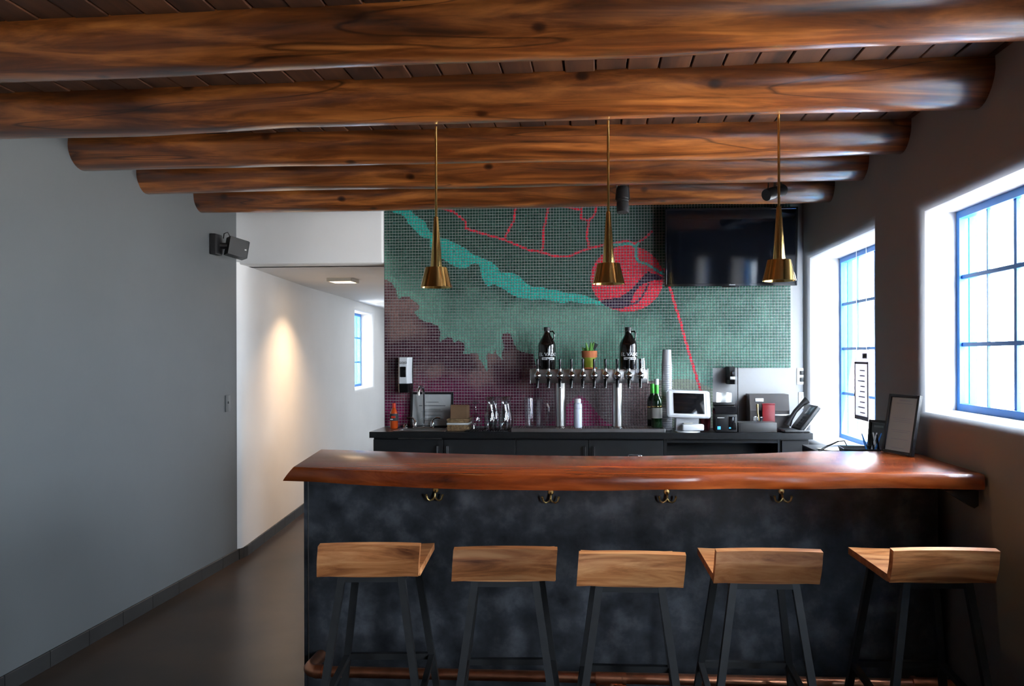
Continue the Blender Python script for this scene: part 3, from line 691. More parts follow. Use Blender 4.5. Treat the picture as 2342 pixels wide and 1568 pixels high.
# ---------------------------------------------------------------- loudspeaker on the left wall
p = at(490, 562, X=LX)
t = thing('loudspeaker', 'small black loudspeaker on a bracket on the grey wall', 'speaker', (LX, p.y, p.z))
MB().box(.0005, .045, -.075, .03, -.065, .075, .006).build('bracket', M['black'], t)
cabm = MB(); cabm.prism([(-.062, -.06, -.055), (.062, -.06, -.066), (.062, -.06, .055), (-.062, -.06, .066)], (0, .12, 0))
sp_m = Matrix.Translation((.135, .045, -.012)) @ Matrix.Rotation(math.radians(38), 4, 'Z') @ Matrix.Rotation(math.radians(9), 4, 'Y')
cabm.xform(sp_m).build('cabinet', M['black'], t)
MB().box(.063, .069, -.058, .058, -.063, .053, .002).xform(sp_m).build('grille', M['iron'], t)
MB().box(.042, .054, -.0615, -.06, -.012, -.004).xform(sp_m).build('badge', M['steel'], t)
MB().tube([(.03, 0, .0), (.08, .02, 0), (.13, .04, -.005)], .022, 10).build('arm', M['black'], t)
MB().tube([(.06, .01, .05), (.065, .012, .085), (.085, .02, .095), (.095, .025, .075), (.10, .03, .05)], .004, 8).build('cable', M['black'], t)
# switch on the left wall
p = at(520, 922, X=LX)
t = thing('light_switch', 'grey painted light switch on the grey wall beside the corridor', 'switch', (LX, p.y, p.z))
MB().box(.0003, .006, -.036, .036, -.058, .058, .002).build('plate', M['gray_wall'], t)
MB().box(.006, .013, -.006, .006, -.002, .014, .001).build('toggle', M['gray_wall'], t)
# outlets on the back wall at the right
for i, (ox, oy, lb) in enumerate(((1834, 860, 'pale electrical outlet on the back wall right of the mosaic'), (1838, 915, 'pale electrical outlet low on the back wall behind the desk phone'))):
    p = at(ox, oy, Y=BY)
    t = thing('wall_outlet', lb, 'outlet', (p.x, BY, p.z))
    MB().box(-.036, .036, -.006, -.0003, -.058, .058, .002).build('plate', M['cream'], t)
    for dz in (-.024, .024): MB().box(-.016, .016, -.0085, -.006, dz - .014, dz + .014, .002).build('socket', M['black' if i == 0 else 'cream'], t)
# corridor ceiling lamp
M['diffuser'] = flat('lamp_diffuser', (1, .9, .75), .5, emit=(1, .70, .42), es=14, var=0)
al = bpy.data.lights.new('lamp_light', 'AREA'); al.shape = 'SQUARE'; al.size = .18; al.energy = 15; al.color = (1, .66, .38); al.spread = math.radians(118)
lo = bpy.data.objects.new('lamp_light', al); COL.objects.link(lo); lo.location = (0, 0, -.03)
t = thing('ceiling_lamp', 'square warm flush ceiling lamp in the corridor', 'ceiling lamp', (-2.20, 6.98, 2.144))
f = MB()
for a, b, c, d in ((-.11, -.095, -.11, .11), (.095, .11, -.11, .11), (-.095, .095, -.11, -.095), (-.095, .095, .095, .11)): f.box(a, b, c, d, -.03, 0, .002, 1)
f.build('frame', M['cream'], t)
MB().box(-.095, .095, -.095, .095, -.027, -.012, .004).build('diffuser', M['diffuser'], t)
lo.parent = t
# ================================================================ back counter
CT, CF = .96, 5.47
CXL, CXR = -1.545, 1.415
sxl, sxr, syf, syb = XP(905, 5.5, 980), XP(1012, 5.5, 980), 5.515, 5.695      # sink hole
ct = MB()
for a, b, c, d in ((CXL, sxl, CF, BY - .004), (sxr, CXR, CF, BY - .004), (sxl, sxr, CF, syf), (sxl, sxr, syb, BY - .004)): ct.box(a, b, c, d, CT - .041, CT)
bmesh.ops.remove_doubles(ct.bm, verts=ct.bm.verts, dist=1e-5)
tag(ct.build('back_countertop', M['black_lam'], ang=0), 'long black laminate countertop along the mosaic wall', 'countertop')
sk = thing('sink', 'small steel sink set into the left end of the back counter', 'sink', ((sxl + sxr) / 2, (syf + syb) / 2, CT))
a, b = (sxr - sxl) / 2, (syb - syf) / 2
rim = MB()
for q in ((-a - .02, -a + .012, -b - .02, b + .02), (a - .012, a + .02, -b - .02, b + .02), (-a + .012, a - .012, -b - .02, -b + .012), (-a + .012, a - .012, b - .012, b + .02)): rim.box(*q, 0.0005, .006, .002, 1)
rim.build('rim', M['steel'], sk)
bs = MB(); bs.rings([[(-a + k, -b + k, z), (a - k, -b + k, z), (a - k, b - k, z), (-a + k, b - k, z)] for k, z in ((.004, .004), (.008, -.03), (.02, -.13))], cap=False); bs.quad((-a + .02, -b + .02, -.13), (a - .02, -b + .02, -.13), (a - .02, b - .02, -.13), (-a + .02, b - .02, -.13))
bs.build('basin', M['steel'], sk)
MB().lathe([(.02, -.129), (.018, -.126), (.0001, -.127)], n=16).build('drain', M['chrome'], sk)
# cabinets
cz1, cy = CT - .042, 5.53
def cabinet(label, x0, x1, doors, open_=False):
    t = thing('base_cabinet', label, 'cabinet', ((x0 + x1) / 2, 5.69, 0), group='black base cabinets under the back counter'); cx = (x0 + x1) / 2
    w = (x1 - x0) / 2
    if not open_:
        MB().box(-w, w, cy - 5.69, BY - .01 - 5.69, .08, cz1 if 'sink' not in label else cz1 - .13).build('carcass', M['cab'], t)
        MB().box(-w + .01, w - .01, cy + .05 - 5.69, BY - .02 - 5.69, 0, .079).build('plinth', M['black'], t)
    if 'sink' in label: MB().box(-w, w, cy - 5.69, cy + .02 - 5.69, cz1 - .13, cz1 - .001).build('rail', M['cab'], t)
    for (d0, d1, hx) in doors:
        d = MB().box(d0 - cx + .002, d1 - cx - .002, cy - .02 - 5.69, cy - .001 - 5.69, .09, cz1 - .012, .002, 1).build('door', M['cab'], t)
        if hx is not None:
            MB().tube([(hx - cx, cy - .021 - 5.69, .868), (hx - cx, cy - .045 - 5.69, .862), (hx - cx, cy - .047 - 5.69, .80), (hx - cx, cy - .045 - 5.69, .738), (hx - cx, cy - .021 - 5.69, .732)], [.005, .009, .0075, .009, .005], 10).build('handle', M['chrome'], d)
    return t
X = lambda p, y=cy: XP(p, y, 1015)
cabinet('black sink cabinet, leftmost under the back counter, with two doors', X(855), X(1180) - .002, [(X(855), X(1015), X(1004)), (X(1015), X(1180), X(1026))])
cabinet('black two-door cabinet below the beer taps', X(1180) + .001, X(1517), [(X(1180), X(1346), X(1337)), (X(1346), X(1517), X(1357))])
ob = thing('open_shelf_unit', 'dark open shelf unit under the card reader and printer', 'shelf unit', (X(1655), 5.69, 0)); cx = X(1655)
for q in ((X(1518) - cx, X(1518) - cx + .02), (X(1786) - cx - .02, X(1786) - cx)): MB().box(*q, cy - 5.69, BY - .01 - 5.69, 0, cz1).build('side', M['cab'], ob)
hw_ = X(1786) - cx - .021; lw = X(1518) - cx + .021
MB().box(lw, hw_, .12, .14, 0, cz1).build('back', M['cab'], ob)
for z in (.08, .45): MB().box(lw, hw_, cy - 5.69, .119, z, z + .02).build('shelf', M['cab'], ob)
MB().box(lw, hw_, cy - 5.69, cy + .02 - 5.69, cz1 - .03, cz1 - .001).build('rail', M['cab'], ob)
p = at(1610, 1030, Y=5.58)
t = thing('metal_tray', 'dim grey metal tray lying in the dark open shelf', 'tray', (p.x, 5.62, .4703))
MB().box(-.17, .17, -.07, .08, .001, .008, .003, 1).build('plate', M['iron'], t)
for q in ((-.17, .17, -.07, -.064), (-.17, .17, .074, .08), (-.17, -.164, -.064, .074), (.164, .17, -.064, .074)): MB().box(*q, .0085, .03, .001, 1).build('side', M['iron'], t)
cabinet('plain black end cabinet at the right end of the back counter', X(1786) + .001, 1.40, [(X(1786), 1.40, None)])

# ---------------------------------------------------------------- taps above the sink
fx = XP(969, 5.737, 930); fz = CT
t = thing('sink_faucet', 'chrome gooseneck faucet with two lever handles at the steel sink', 'faucet', (fx, 5.737, fz))
MB().box(-.075, .075, -.022, .022, .0005, .014, .006, 3).build('base', M['chrome'], t)
zt = ZP(969, 884, 5.737) - fz
MB().tube([(0, 0, .01), (0, 0, zt - .04)] + [(-.008 * (1 - math.cos(q)), -.045 * (1 - math.cos(q)), zt - .04 + .045 * math.sin(q)) for q in [k * PI / 10 for k in range(1, 11)]] + [(-.016, -.09, zt - .06)], .0095, 12).build('spout', M['chrome'], t)
for s in (-1, 1):
    MB().lathe([(.017, .012), (.018, .03), (.012, .05), (.008, .06), (.0001, .062)], (s * .062, 0, 0), 14).build('valve', M['chrome'], t)
    MB().tube([(s * .062, 0, .055), (s * .075, -.003, .072), (s * .095, -.006, .078), (s * .122, -.01, .074)], [.007, .006, .006, .007], 8).build('lever', M['chrome'], t)
p = at(927, 970, Y=5.76)
t = thing('air_gap_cap', 'small chrome cap on the counter beside the sink faucet', 'cap', (p.x, 5.77, CT)); MB().lathe([(.017, .0005), (.018, .02), (.012, .028), (.0001, .03)], n=16).build('cap', M['chrome'], t); MB().lathe([(.024, .0003), (.024, .004), (.018, .005)], n=16).build('flange', M['steel'], t)
# soap dispensers
def dispenser(label, px, ptop, pbot, wpx, big):
    z0, z1 = ZP(px, pbot, 5.78), ZP(px, ptop, 5.78); h = z1 - z0; w = wpx * 5.78 / FPX / 2
    t = thing('soap_dispenser', label, 'soap dispenser', (XP(px, 5.80, 860), BY - .006, z0))
    MB().box(-w * .95, w * .95, -.03, 0, .0, h, .008, 3).build('wall_plate', M['black'], t)
    def ring(z, k, d0, d1, wk): return [(-w * wk, d0, z), (-w * wk * .8, d1 + .012, z), (-w * wk * .55, d1, z), (w * wk * .55, d1, z), (w * wk * .8, d1 + .012, z), (w * wk, d0, z)]
    mb = MB(); mb.rings([ring(h * q, 0, -.031, -.10 - .015 * math.sin(q * PI), .92 + .08 * abs(q - .55) * 1.6) for q in (.26, .4, .55, .7, .85, .97, 1.0)])
    mb.build('cover', M['white' if big else 'black'], t, ang=40)
    mb = MB(); mb.rings([ring(h * q, 0, -.031, -.105 - .012 * math.sin(q * 3), 1.0) for q in (0.0, .05, .15, .255)])
    mb.build('push_bar', M['gloss_black'], t, ang=40)
    MB().box(-w * .42, w * .42, -.121, -.110, h * .44, h * .74, .004, 2).build('window', M['gloss_black'], t)
    if big: text('GOJO', .022, M['ink'], t, Matrix.Translation((0, -.1135, h * .82)) @ Matrix.Rotation(PI / 2, 4, 'X'))
    else: MB().box(-w * .5, w * .62, -.12, -.11, h * .28, h * .44, .003).build('label_band', M['paper'], t)
dispenser('white and black wall soap dispenser on the mosaic above the sink', 927, 817, 897, 32, True)
# hot sauce
def bottle(t, prof, mat, name='body', n=24, c=(0, 0, 0)): return MB().lathe(prof, c, n).build(name, mat, t)
M['sauce'] = flat('red_sauce', (.62, .08, .012), .15, var=.08, coat=.5); M['redcap'] = flat('red_cap', (.75, .05, .02), .4)
p = XP(901, 5.74, 940)
t = thing('hot_sauce_bottle', 'red hot sauce bottle with black label at the left end of the counter', 'bottle', (p, 5.74, CT))
bottle(t, [(.026, .0005), (.028, .01), (.029, .07), (.026, .11), (.014, .14), (.0115, .15)], M['sauce'])
bottle(t, [(.0295, .055), (.0298, .056), (.0298, .105), (.0275, .106)], M['ink'], 'label')
bottle(t, [(.0125, .148), (.013, .152), (.013, .178), (.011, .18)], M['redcap'], 'cap')
MB().box(-.012, .018, -.0315, -.029, .075, .09, .002).build('label_print', M['redcap'], t); MB().box(-.02, .0, -.0312, -.028, .062, .07, .002).build('label_print', M['paper'], t)
# frames
def picture(name, label, w, h, loc, rz, tilt, tint, lines, dark=M['black'], fw=.014):
    t = thing(name, label, 'picture frame', loc, rz); Rm = Matrix.Rotation(-tilt, 4, 'X')
    f = MB()
    for a, b, c, d in ((-w / 2, -w / 2 + fw, 0, h), (w / 2 - fw, w / 2, 0, h), (-w / 2 + fw, w / 2 - fw, 0, fw), (-w / 2 + fw, w / 2 - fw, h - fw, h)): f.box(a, b, -.009, .009, c, d, .002, 1)
    f.xform(Rm).build('frame', dark, t)
    MB().box(-w / 2 + fw * .8, w / 2 - fw * .8, .0005, .003, fw * .8, h - fw * .8).xform(Rm).build('sheet', tint, t)
    MB().box(-w / 2 + fw * .8, w / 2 - fw * .8, .003, .008, fw * .8, h - fw * .8).xform(Rm).build('backing', M['black'], t)
    mb = MB(); rr = random.Random(len(label))
    for (zc, ww, hh_) in lines: mb.box(-ww * w / 2, ww * w / 2, .0, .0006, h * zc - hh_ / 2, h * zc + hh_ / 2)
    mb.xform(Rm).build('printed_lines', flat('print_grey', (.22, .24, .25), .8, var=0), t)
    MB().box(-w / 2 + fw * .8, w / 2 - fw * .8, -.003, -.001, fw * .8, h - fw * .8).xform(Rm).build('glazing', M['pane'], t)
    return t
x0, x1 = XP(940, 5.8, 940), XP(1037, 5.8, 940)
picture('framed_certificate', 'black framed certificate leaning on the mosaic behind the sink faucet', x1 - x0, ZP(990, 897, 5.8) - CT, ((x0 + x1) / 2, 5.775, CT + .003), 0, math.radians(9), M['paper'], [(.62, .62, .006), (.72, .3, .004), (.5, .4, .003), (.45, .5, .003), (.35, .42, .003), (.25, .5, .003), (.2, .35, .003)])
# basket with napkins
x0, x1 = XP(1027, 5.62, 960), XP(1075, 5.62, 960); bw = (x1 - x0) / 2
M['wicker'] = mottled('wicker', [(.3, (.10, .055, .025)), (.55, (.26, .16, .075)), (.75, (.42, .29, .15))], 60, .7, 3, bump=.6)
t = thing('wicker_basket', 'small wicker basket with a white band on the back counter', 'basket', ((x0 + x1) / 2, 5.62, CT))
hh_ = .083
for i in range(6):
    z0 = .001 + i * hh_ / 6; o_ = .003 if i % 2 else 0
    f = MB()
    for q in ((-bw - o_, bw + o_, -.075 - o_, -.066), (-bw - o_, bw + o_, .066, .075 + o_), (-bw - o_, -bw + .009, -.066, .066), (bw - .009, bw + o_, -.066, .066)): f.box(*q, z0, z0 + hh_ / 6 - .001, .003, 2)
    f.build('band', M['wicker'] if i not in (2, 3) or i == 2 else M['paper'], t)
MB().box(-bw + .009, bw - .009, -.066, .066, .0012, .006).build('bottom', M['wicker'], t)
M['kraft'] = flat('kraft_paper', (.20, .115, .06), .85, var=.12)
for i in range(7):
    o = MB().box(-bw * .82, bw * .74 + i * .002, -.0025, .0025, 0, .165 + .004 * math.sin(i * 2.1), .001, 1).xform(Matrix.Translation((0, -.024 + i * .009, 0)) @ Matrix.Rotation(-.12 + .02 * i, 4, 'X')).build('paper_napkin', M['kraft'], loc=((x0 + x1) / 2 - .003, 5.63, CT + .0065))
    tag(o, 'frontmost brown paper napkin standing in the wicker basket' if i == 0 else 'brown paper napkin packed behind the front one in the wicker basket', 'napkin', 'brown napkins in the wicker basket')
# bar mat, glasses
x0, x1 = XP(1066, 5.56, 983), XP(1166, 5.56, 983); mc = (x0 + x1) / 2
t = thing('bar_mat', 'black ribbed rubber bar mat under the glass carafes', 'mat', (mc, 5.57, CT))
MB().box(-(x1 - x0) / 2, (x1 - x0) / 2, -.085, .1, .0005, .005, .002).build('sheet', M['black'], t)
for i in range(17):
    xx = -(x1 - x0) / 2 + .012 + i * ((x1 - x0) - .024) / 16; MB().box(xx - .004, xx + .004, -.087, .098, .005, .011, .001, 1).build('rib', M['black'], t)
MT = CT + .0112
car = [(.034, .0), (.038, .004), (.0405, .05), (.039, .085), (.030, .125), (.0215, .165), (.0205, .18), (.026, .205), (.034, .222), (.0335, .222), (.0245, .204), (.019, .18), (.020, .166), (.0285, .125), (.0375, .085), (.039, .05), (.0365, .006), (.0001, .006)]
for i, (px_, yy, lb) in enumerate(((1121, 5.525, 'clear glass carafe in the middle of the bar mat, front row'), (1153, 5.525, 'clear glass carafe at the right end of the bar mat, front row'), (1131, 5.62, 'clear glass carafe behind the other two on the bar mat'), (1160, 5.62, 'clear glass carafe at the back right corner of the bar mat'))):
    t = thing('glass_carafe', lb, 'carafe', (XP(px_, yy, 940), yy, MT), group='glass carafes on the bar mat')
    MB().lathe(car, n=32, cap=True, rib=lambda k: .02 if k % 4 == 0 else 0).build('body', M['glass'], t, ang=60)
    MB().lathe([(.0345, .219), (.0355, .2215), (.0345, .224), (.0335, .2215)], n=28, cap=False).build('lip', M['glass'], t)
t = thing('wine_glass', 'stemmed glass turned upside down at the left of the bar mat', 'glass', (XP(1088, 5.54, 940), 5.54, MT))
MB().lathe([(.036, 0), (.045, .05), (.040, .085), (.012, .108), (.006, .12), (.005, .165), (.012, .175), (.042, .188), (.042, .19), (.0001, .192)], n=28, cap=False).build('bowl', M['glass'], t)
# drip tray
x0, x1 = XP(1170, 5.50, 985), XP(1521, 5.50, 985); ty0, ty1 = 5.478, 5.70
t = thing('drip_tray', 'long stainless steel drip tray under the beer taps', 'drip tray', ((x0 + x1) / 2, (ty0 + ty1) / 2, CT)); wx, wy = (x1 - x0) / 2, (ty1 - ty0) / 2
p_ = MB()
for q in ((-wx, wx, -wy, -wy + .008), (-wx, wx, wy - .008, wy), (-wx, -wx + .008, -wy + .008, wy - .008), (wx - .008, wx, -wy + .008, wy - .008)): p_.box(*q, .0005, .026, .0015, 1)
p_.box(-wx + .008, wx - .008, -wy + .008, wy - .008, .0008, .004); p_.build('pan', M['steel'], t)
n = 58
sl = None
for i in range(n):
    if sl is None: o = MB().box(-.0045, .0045, -wy + .008, wy - .008, .019, .0235, .001, 1).build('slat', M['steel'], t); sl = o.data
    else: o = bpy.data.objects.new('slat', sl); COL.objects.link(o); o.parent = t
    o.location.x = -wx + .016 + i * (2 * wx - .032) / (n - 1)
DT = CT + .024
# ---------------------------------------------------------------- tap tower
yT = 5.60
x0, x1 = XP(1213, yT - .045, 860), XP(1481, yT - .045, 860); zb_, zt_ = ZP(1350, 876, yT - .05), ZP(1350, 844, yT - .05)
t = thing('beer_tap_tower', 'stainless steel beer tower with ten black-handled taps on two columns', 'beer tower', ((x0 + x1) / 2, yT, DT))
hw_ = (x1 - x0) / 2; z0, z1 = zb_ - DT, zt_ - DT
MB().box(-hw_, hw_, -.045, .045, z0, z1, .006, 2).build('housing', M['steel'], t)
for s in (-1, 1): lab(MB().box(s * (hw_ + .0015) - .0015, s * (hw_ + .0015) + .0015, -.047, .047, z0 - .002, z1 + .002, .001, 1).build('end_cap', M['chrome'], t), 'polished end cap')
for px_ in (1282, 1412):
    xx = XP(px_, yT, 920) - (x0 + x1) / 2
    MB().lathe([(.036, .0), (.036, z0 + .001)], (xx, 0, 0), 32).build('column', M['steel'], t)
    MB().lathe([(.048, .0003), (.048, .004), (.038, .009), (.0365, .01)], (xx, 0, 0), 32).build('column_flange', M['chrome'], t)
tap_x = [1229.5, 1255, 1281, 1307, 1333, 1359, 1385, 1412, 1438.5, 1464.5]
proto = None; zc_ = ZP(1350, 859, yT - .1) - DT
def make_tap():
    f = MB().lathe([(.019, 0), (.021, -.004), (.019, -.010), (.012, -.014), (.012, -.03)], n=20).xform(Matrix.Rotation(-PI / 2, 4, 'X') @ Matrix.Scale(-1, 4, (0, 0, 1)))
    f.xform(Matrix.Translation((0, -.046, 0)))
    f.lathe([(.0001, -.027), (.015, -.022), (.024, -.009), (.0262, .002), (.022, .015), (.012, .024), (.0085, .03), (.0085, .036), (.0001, .037)], (0, -.085, 0), 20)
    o = f.build('tap', M['chrome'], t, ang=50); o.location.z = zc_
    h = MB().lathe([(.009, .036), (.0095, .05), (.0075, .056), (.008, .06), (.0095, .11), (.009, .113), (.0001, .114)], (0, -.085, 0), 14).build('handle', M['gloss_black'], o)
    MB().lathe([(.0105, .034), (.0115, .04), (.0105, .047)], (0, -.085, 0), 14).build('collar', M['chrome'], o)
    sp_ = MB().tube([(0, -.088, -.015), (0, -.100, -.035), (0, -.108, -.055), (0, -.11, -.082)], [.012, .0115, .0105, .009], 12).build('spout', M['gloss_black'], o)
    MB().lathe([(.0085, -.012), (.0085, -.009)], (0, -.112, -.068), 12).build('nozzle_ring', M['chrome'], o)
    return o
for px_ in tap_x:
    if proto is None: proto = o = make_tap()
    else:
        o = copy_tree(proto, t); o.parent = t
    o.location = (XP(px_, yT - .085, 860) - (x0 + x1) / 2, 0, zc_)
TT = DT + z1
# growlers
M['amber'] = flat('dark_growler_glass', (.004, .0028, .0025), .05, var=0, coat=.5)
def growler(px_, lb, rz):
    xx = XP(px_, yT, 800); h = ZP(px_, 748, yT) - TT; k = h / .29
    t = thing('growler_bottle', lb, 'growler', (xx, yT + .004, TT + .0006), group='dark growler bottles on the tap tower')
    R = .0605
    MB().lathe([(R * .93, 0), (R, .008 * k), (R, .165 * k), (R * .95, .18 * k), (R * .62, .215 * k), (.024, .24 * k), (.0205, .262 * k), (.0215, .268 * k)], n=40).build('body', M['amber'], t)
    MB().lathe([(.022, .264 * k), (.0225, .268 * k), (.0225, .288 * k), (.02, .29 * k)], n=24).build('cap', M['black'], t)
    MB().tube([(.018, 0, .258 * k), (.040, 0, .262 * k), (.050, 0, .245 * k), (.048, 0, .215 * k), (.042, 0, .197 * k)], .0055, 10).build('handle', M['amber'], t)
    wrap = lambda yc, zc: (lambda v: Vector(((R + .0006 + v.z) * math.sin((v.x) / R + rz), -(R + .0006 + v.z) * math.cos((v.x) / R + rz), zc + v.y)))
    text('EL VADO', .034, M['white'], t, None, 'lettering', wrap(0, .090 * k))
    mb = MB(); nn_ = 16; hwid = .047; zz0, zz1 = .064 * k, .081 * k
    ar = [(-hwid + 2 * hwid * i / nn_) / R + rz for i in range(nn_ + 1)]
    rings_ = [[((R + q) * math.sin(a_), -(R + q) * math.cos(a_), z) for q, z in ((.0002, zz0), (.0009, zz0), (.0009, zz1), (.0002, zz1))] for a_ in ar]
    mb.rings(rings_).build('label_band', M['white'], t, ang=60)
    mb = MB(); rr = random.Random(4); xq = -.036
    while xq < .034:
        w_ = rr.uniform(.003, .007)
        a0, a1 = xq / R + rz, (xq + w_) / R + rz; q = R + .0013
        mb.quad((q * math.sin(a0), -q * math.cos(a0), zz0 + .005), (q * math.sin(a1), -q * math.cos(a1), zz0 + .005), (q * math.sin(a1), -q * math.cos(a1), zz1 - .005), (q * math.sin(a0), -q * math.cos(a0), zz1 - .005)); xq += w_ + rr.choice((.0015, .0015, .005))
    mb.build('small_print', M['ink'], t, ang=0)
growler(1251, 'dark growler bottle with white lettering on the left of the tap tower', .22)
growler(1437, 'dark growler bottle with white lettering on the right of the tap tower', .22)
# potted succulent
M['terra'] = flat('terracotta', (.52, .16, .06), .8, var=.1); M['lime'] = flat('lime_glaze', (.30, .36, .03), .45, var=.08); M['leaf'] = flat('succulent_green', (.10, .26, .05), .5, var=.3, vscale=60)
xx = XP(1348, yT, 820); s = (ZP(1348, 802, yT) - TT) / .118
t = thing('potted_succulent', 'small succulent in a terracotta pot with a lime-green band on the tap tower', 'potted plant', (xx, yT, TT + .0006))
MB().lathe([(.043, 0), (.05, .003), (.052, .012), (.047, .012), (.044, .006), (.0001, .006)], n=32).build('saucer', M['terra'], t)
MB().lathe([(.034, .0075), (.037, .02), (.044, .074 * s)], n=32).build('pot_body', M['lime'], t)
MB().lathe([(.052, .0745 * s), (.054, .116 * s), (.049, .118 * s), (.047, .106 * s), (.0001, .106 * s)], n=32).build('pot_rim', M['terra'], t)
rr = random.Random(11)
for i in range(16):
    a_ = i * 2.4; rad = .006 + .026 * (i / 16); L_ = rr.uniform(.028, .05) if i % 5 else .082
    c0 = Vector((rad * math.cos(a_) - .006, rad * math.sin(a_), .106 * s)); d_ = Vector((math.cos(a_) * .55 - .1, math.sin(a_) * .55, 1)).normalized()
    MB().tube([c0, c0 + d_ * L_ * .4, c0 + d_ * L_ * .75, c0 + d_ * L_], [.006, .0095, .007, .0012], 8).build('leaf', M['leaf'], t)
sg = MB().box(-.019, .019, -.001, .001, 0, .062).xform(Matrix.Translation((.012, -.012, .116 * s)) @ Matrix.Rotation(math.radians(30), 4, 'Y')).build('plant_tag', M['black'], t)
lab(sg, 'dark plant tag stuck in the soil')
# plastic cup over the last tap
xx = XP(1465, yT - .085, 840); zq0, zq1 = ZP(1465, 852, yT - .085), ZP(1465, 819, yT - .085)
t = thing('clear_cup', 'clear plastic cup turned over the rightmost tap handle', 'cup', (xx, yT - .085, zq0))
MB().lathe([(.040, 0), (.032, zq1 - zq0), (.0305, zq1 - zq0 - .001), (.0385, 0)], n=28, cap=False).build('wall', M['plastic'], t)
MB().lathe([(.032, zq1 - zq0), (.0315, zq1 - zq0 + .002)], n=28).build('base', M['plastic'], t)
MB().lathe([(.0395, 0), (.042, .001), (.042, .005), (.0395, .006)], n=28, cap=False).build('rim', M['plastic'], t)
# pitcher
xx = XP(1221, 5.56, 945); h = ZP(1221, 912, 5.56) - DT
t = thing('plastic_pitcher', 'clear plastic beer pitcher on the drip tray', 'pitcher', (xx, 5.56, DT))
MB().lathe([(.052, 0), (.060, .01), (.064, h * .6), (.070, h), (.068, h), (.062, h * .6), (.058, .012), (.0001, .010)], n=40, rib=lambda k: .006 if k % 4 < 2 else 0).build('body', M['plastic'], t, ang=50)
MB().tube([(.064, 0, h * .86), (.09, 0, h * .84), (.102, 0, h * .68), (.098, 0, h * .42), (.082, 0, h * .22), (.062, 0, h * .18)], .0075, 10).build('handle', M['plastic'], t)
MB().lathe([(.07, h - .003), (.0725, h), (.07, h + .003), (.067, h)], n=40, cap=False).build('rim', M['plastic'], t)
# squeeze bottle
M['milky'] = flat('milky_plastic', (.62, .66, .78), .35, var=.02)
xx = XP(1321.5, 5.57, 945); h = ZP(1321, 911, 5.57) - DT
t = thing('squeeze_bottle', 'milky white squeeze bottle between the two tower columns', 'bottle', (xx, 5.57, DT))
MB().lathe([(.027, .0005), (.029, .006), (.029, h * .62), (.0275, h * .64), (.029, h * .66), (.029, h * .80), (.024, h * .84), (.02, h * .86)], n=28).build('body', M['milky'], t)
MB().lathe([(.0215, h * .85), (.022, h * .87), (.022, h * .97), (.019, h)], n=20).build('cap', M['white'], t)
# wine bottles
M['green_glass'] = flat('dark_green_glass', (.008, .03, .010), .06, var=0, coat=.4); M['foil'] = flat('green_foil', (.06, .42, .05), .3, .4, var=0)
for i, (px_, yy, lb) in enumerate(((1502, 5.60, 'green wine bottle with a white stopper in front, right of the taps'), (1492, 5.685, 'green wine bottle standing behind the one with the white stopper'))):
    zb2 = DT if yy < ty1 - .04 else CT; xx = XP(px_, yy, 930)
    if i: yy = 5.745; zb2 = CT; xx = XP(px_, yy, 930)
    h = ZP(px_, 879 - (0, 2)[i], yy) - zb2
    t = thing('wine_bottle', lb, 'wine bottle', (xx, yy, zb2), group='wine bottles right of the tap tower')
    MB().lathe([(.034, .0005), (.0365, .006), (.0365, h * .60), (.034, h * .66), (.022, h * .73), (.0145, h * .79), (.0135, h * .9)], n=32).build('body', M['green_glass'], t)
    MB().lathe([(.0148, h * .79), (.0148, h * .975), (.0135, h)], n=20).build('foil', M['foil'], t)
    MB().lathe([(.0369, h * .22), (.0371, h * .22), (.0371, h * .46), (.0369, h * .46)], n=32, cap=False).build('label', M['cream'], t)
    MB().lathe([(.0370, h * .48), (.0374, h * .485), (.0374, h * .50), (.0370, h * .505)], n=32, cap=False).build('label_strip', M['brass'], t)
    if i == 0: MB().lathe([(.0125, h * .99), (.0145, h), (.0135, h + .038), (.0001, h + .04)], n=16).build('stopper', M['white'], t)
# stack of plastic cups
xx = XP(1525, 5.66, 880); h = ZP(1525, 794, 5.66) - CT
n = 30; dz = (h - .11) / n; cm = None
M['cup_plastic'] = flat('hazy_cup_plastic', (.36, .37, .40), .18, var=0, coat=.3)
for i in range(n):
    if cm is None: o = MB().lathe([(.036, .0005), (.030, .108), (.0285, .11), (.0001, .11)], n=20, cap=False).lathe([(.036, .0005), (.0385, .002), (.0385, .006), (.036, .007)], n=20, cap=False).build('plastic_cup', M['cup_plastic']); cm = o.data
    else: o = bpy.data.objects.new('plastic_cup', cm); COL.objects.link(o)
    o.location = (xx, 5.66, CT + i * dz)
    tag(o, 'topmost clear plastic cup of the tall stack beside the white tablet' if i == n - 1 else 'bottom clear plastic cup of the tall stack beside the white tablet' if i == 0 else 'clear plastic cup in the middle of the tall stack beside the white tablet', 'cup', 'stacked clear plastic cups')
# ---------------------------------------------------------------- tablet till
yy = 5.53; xx = XP(1573, yy, 930)
t = thing('tablet_till', 'white tablet till with a black screen on a swivel stand', 'till', (xx, yy, CT), math.radians(4))
zc_ = ZP(1573, 924, yy - .05) - CT
Rm = Matrix.Translation((0, -.03, zc_)) @ Matrix.Rotation(math.radians(-22), 4, 'X') @ Matrix.Rotation(math.radians(2), 4, 'Y')
MB().box(-.146, .146, -.012, .014, -.096, .096, .02, 4).xform(Rm).build('tablet_case', M['white'], t)
MB().box(-.102, .102, -.0145, -.0105, -.072, .072, .002).xform(Rm).build('screen', M['gloss_black'], t)
MB().box(.116, .1175, -.0135, -.0115, -.08, .08).xform(Rm).build('slot', M['paper'], t)
mb = MB(); mb.prism([(-.075, .03, .0), (-.075, .09, .0), (-.075, .04, zc_ + .03), (-.075, -.01, zc_ - .05)], (.15, 0, 0)); mb.build('stand', M['white'], t, ang=0)
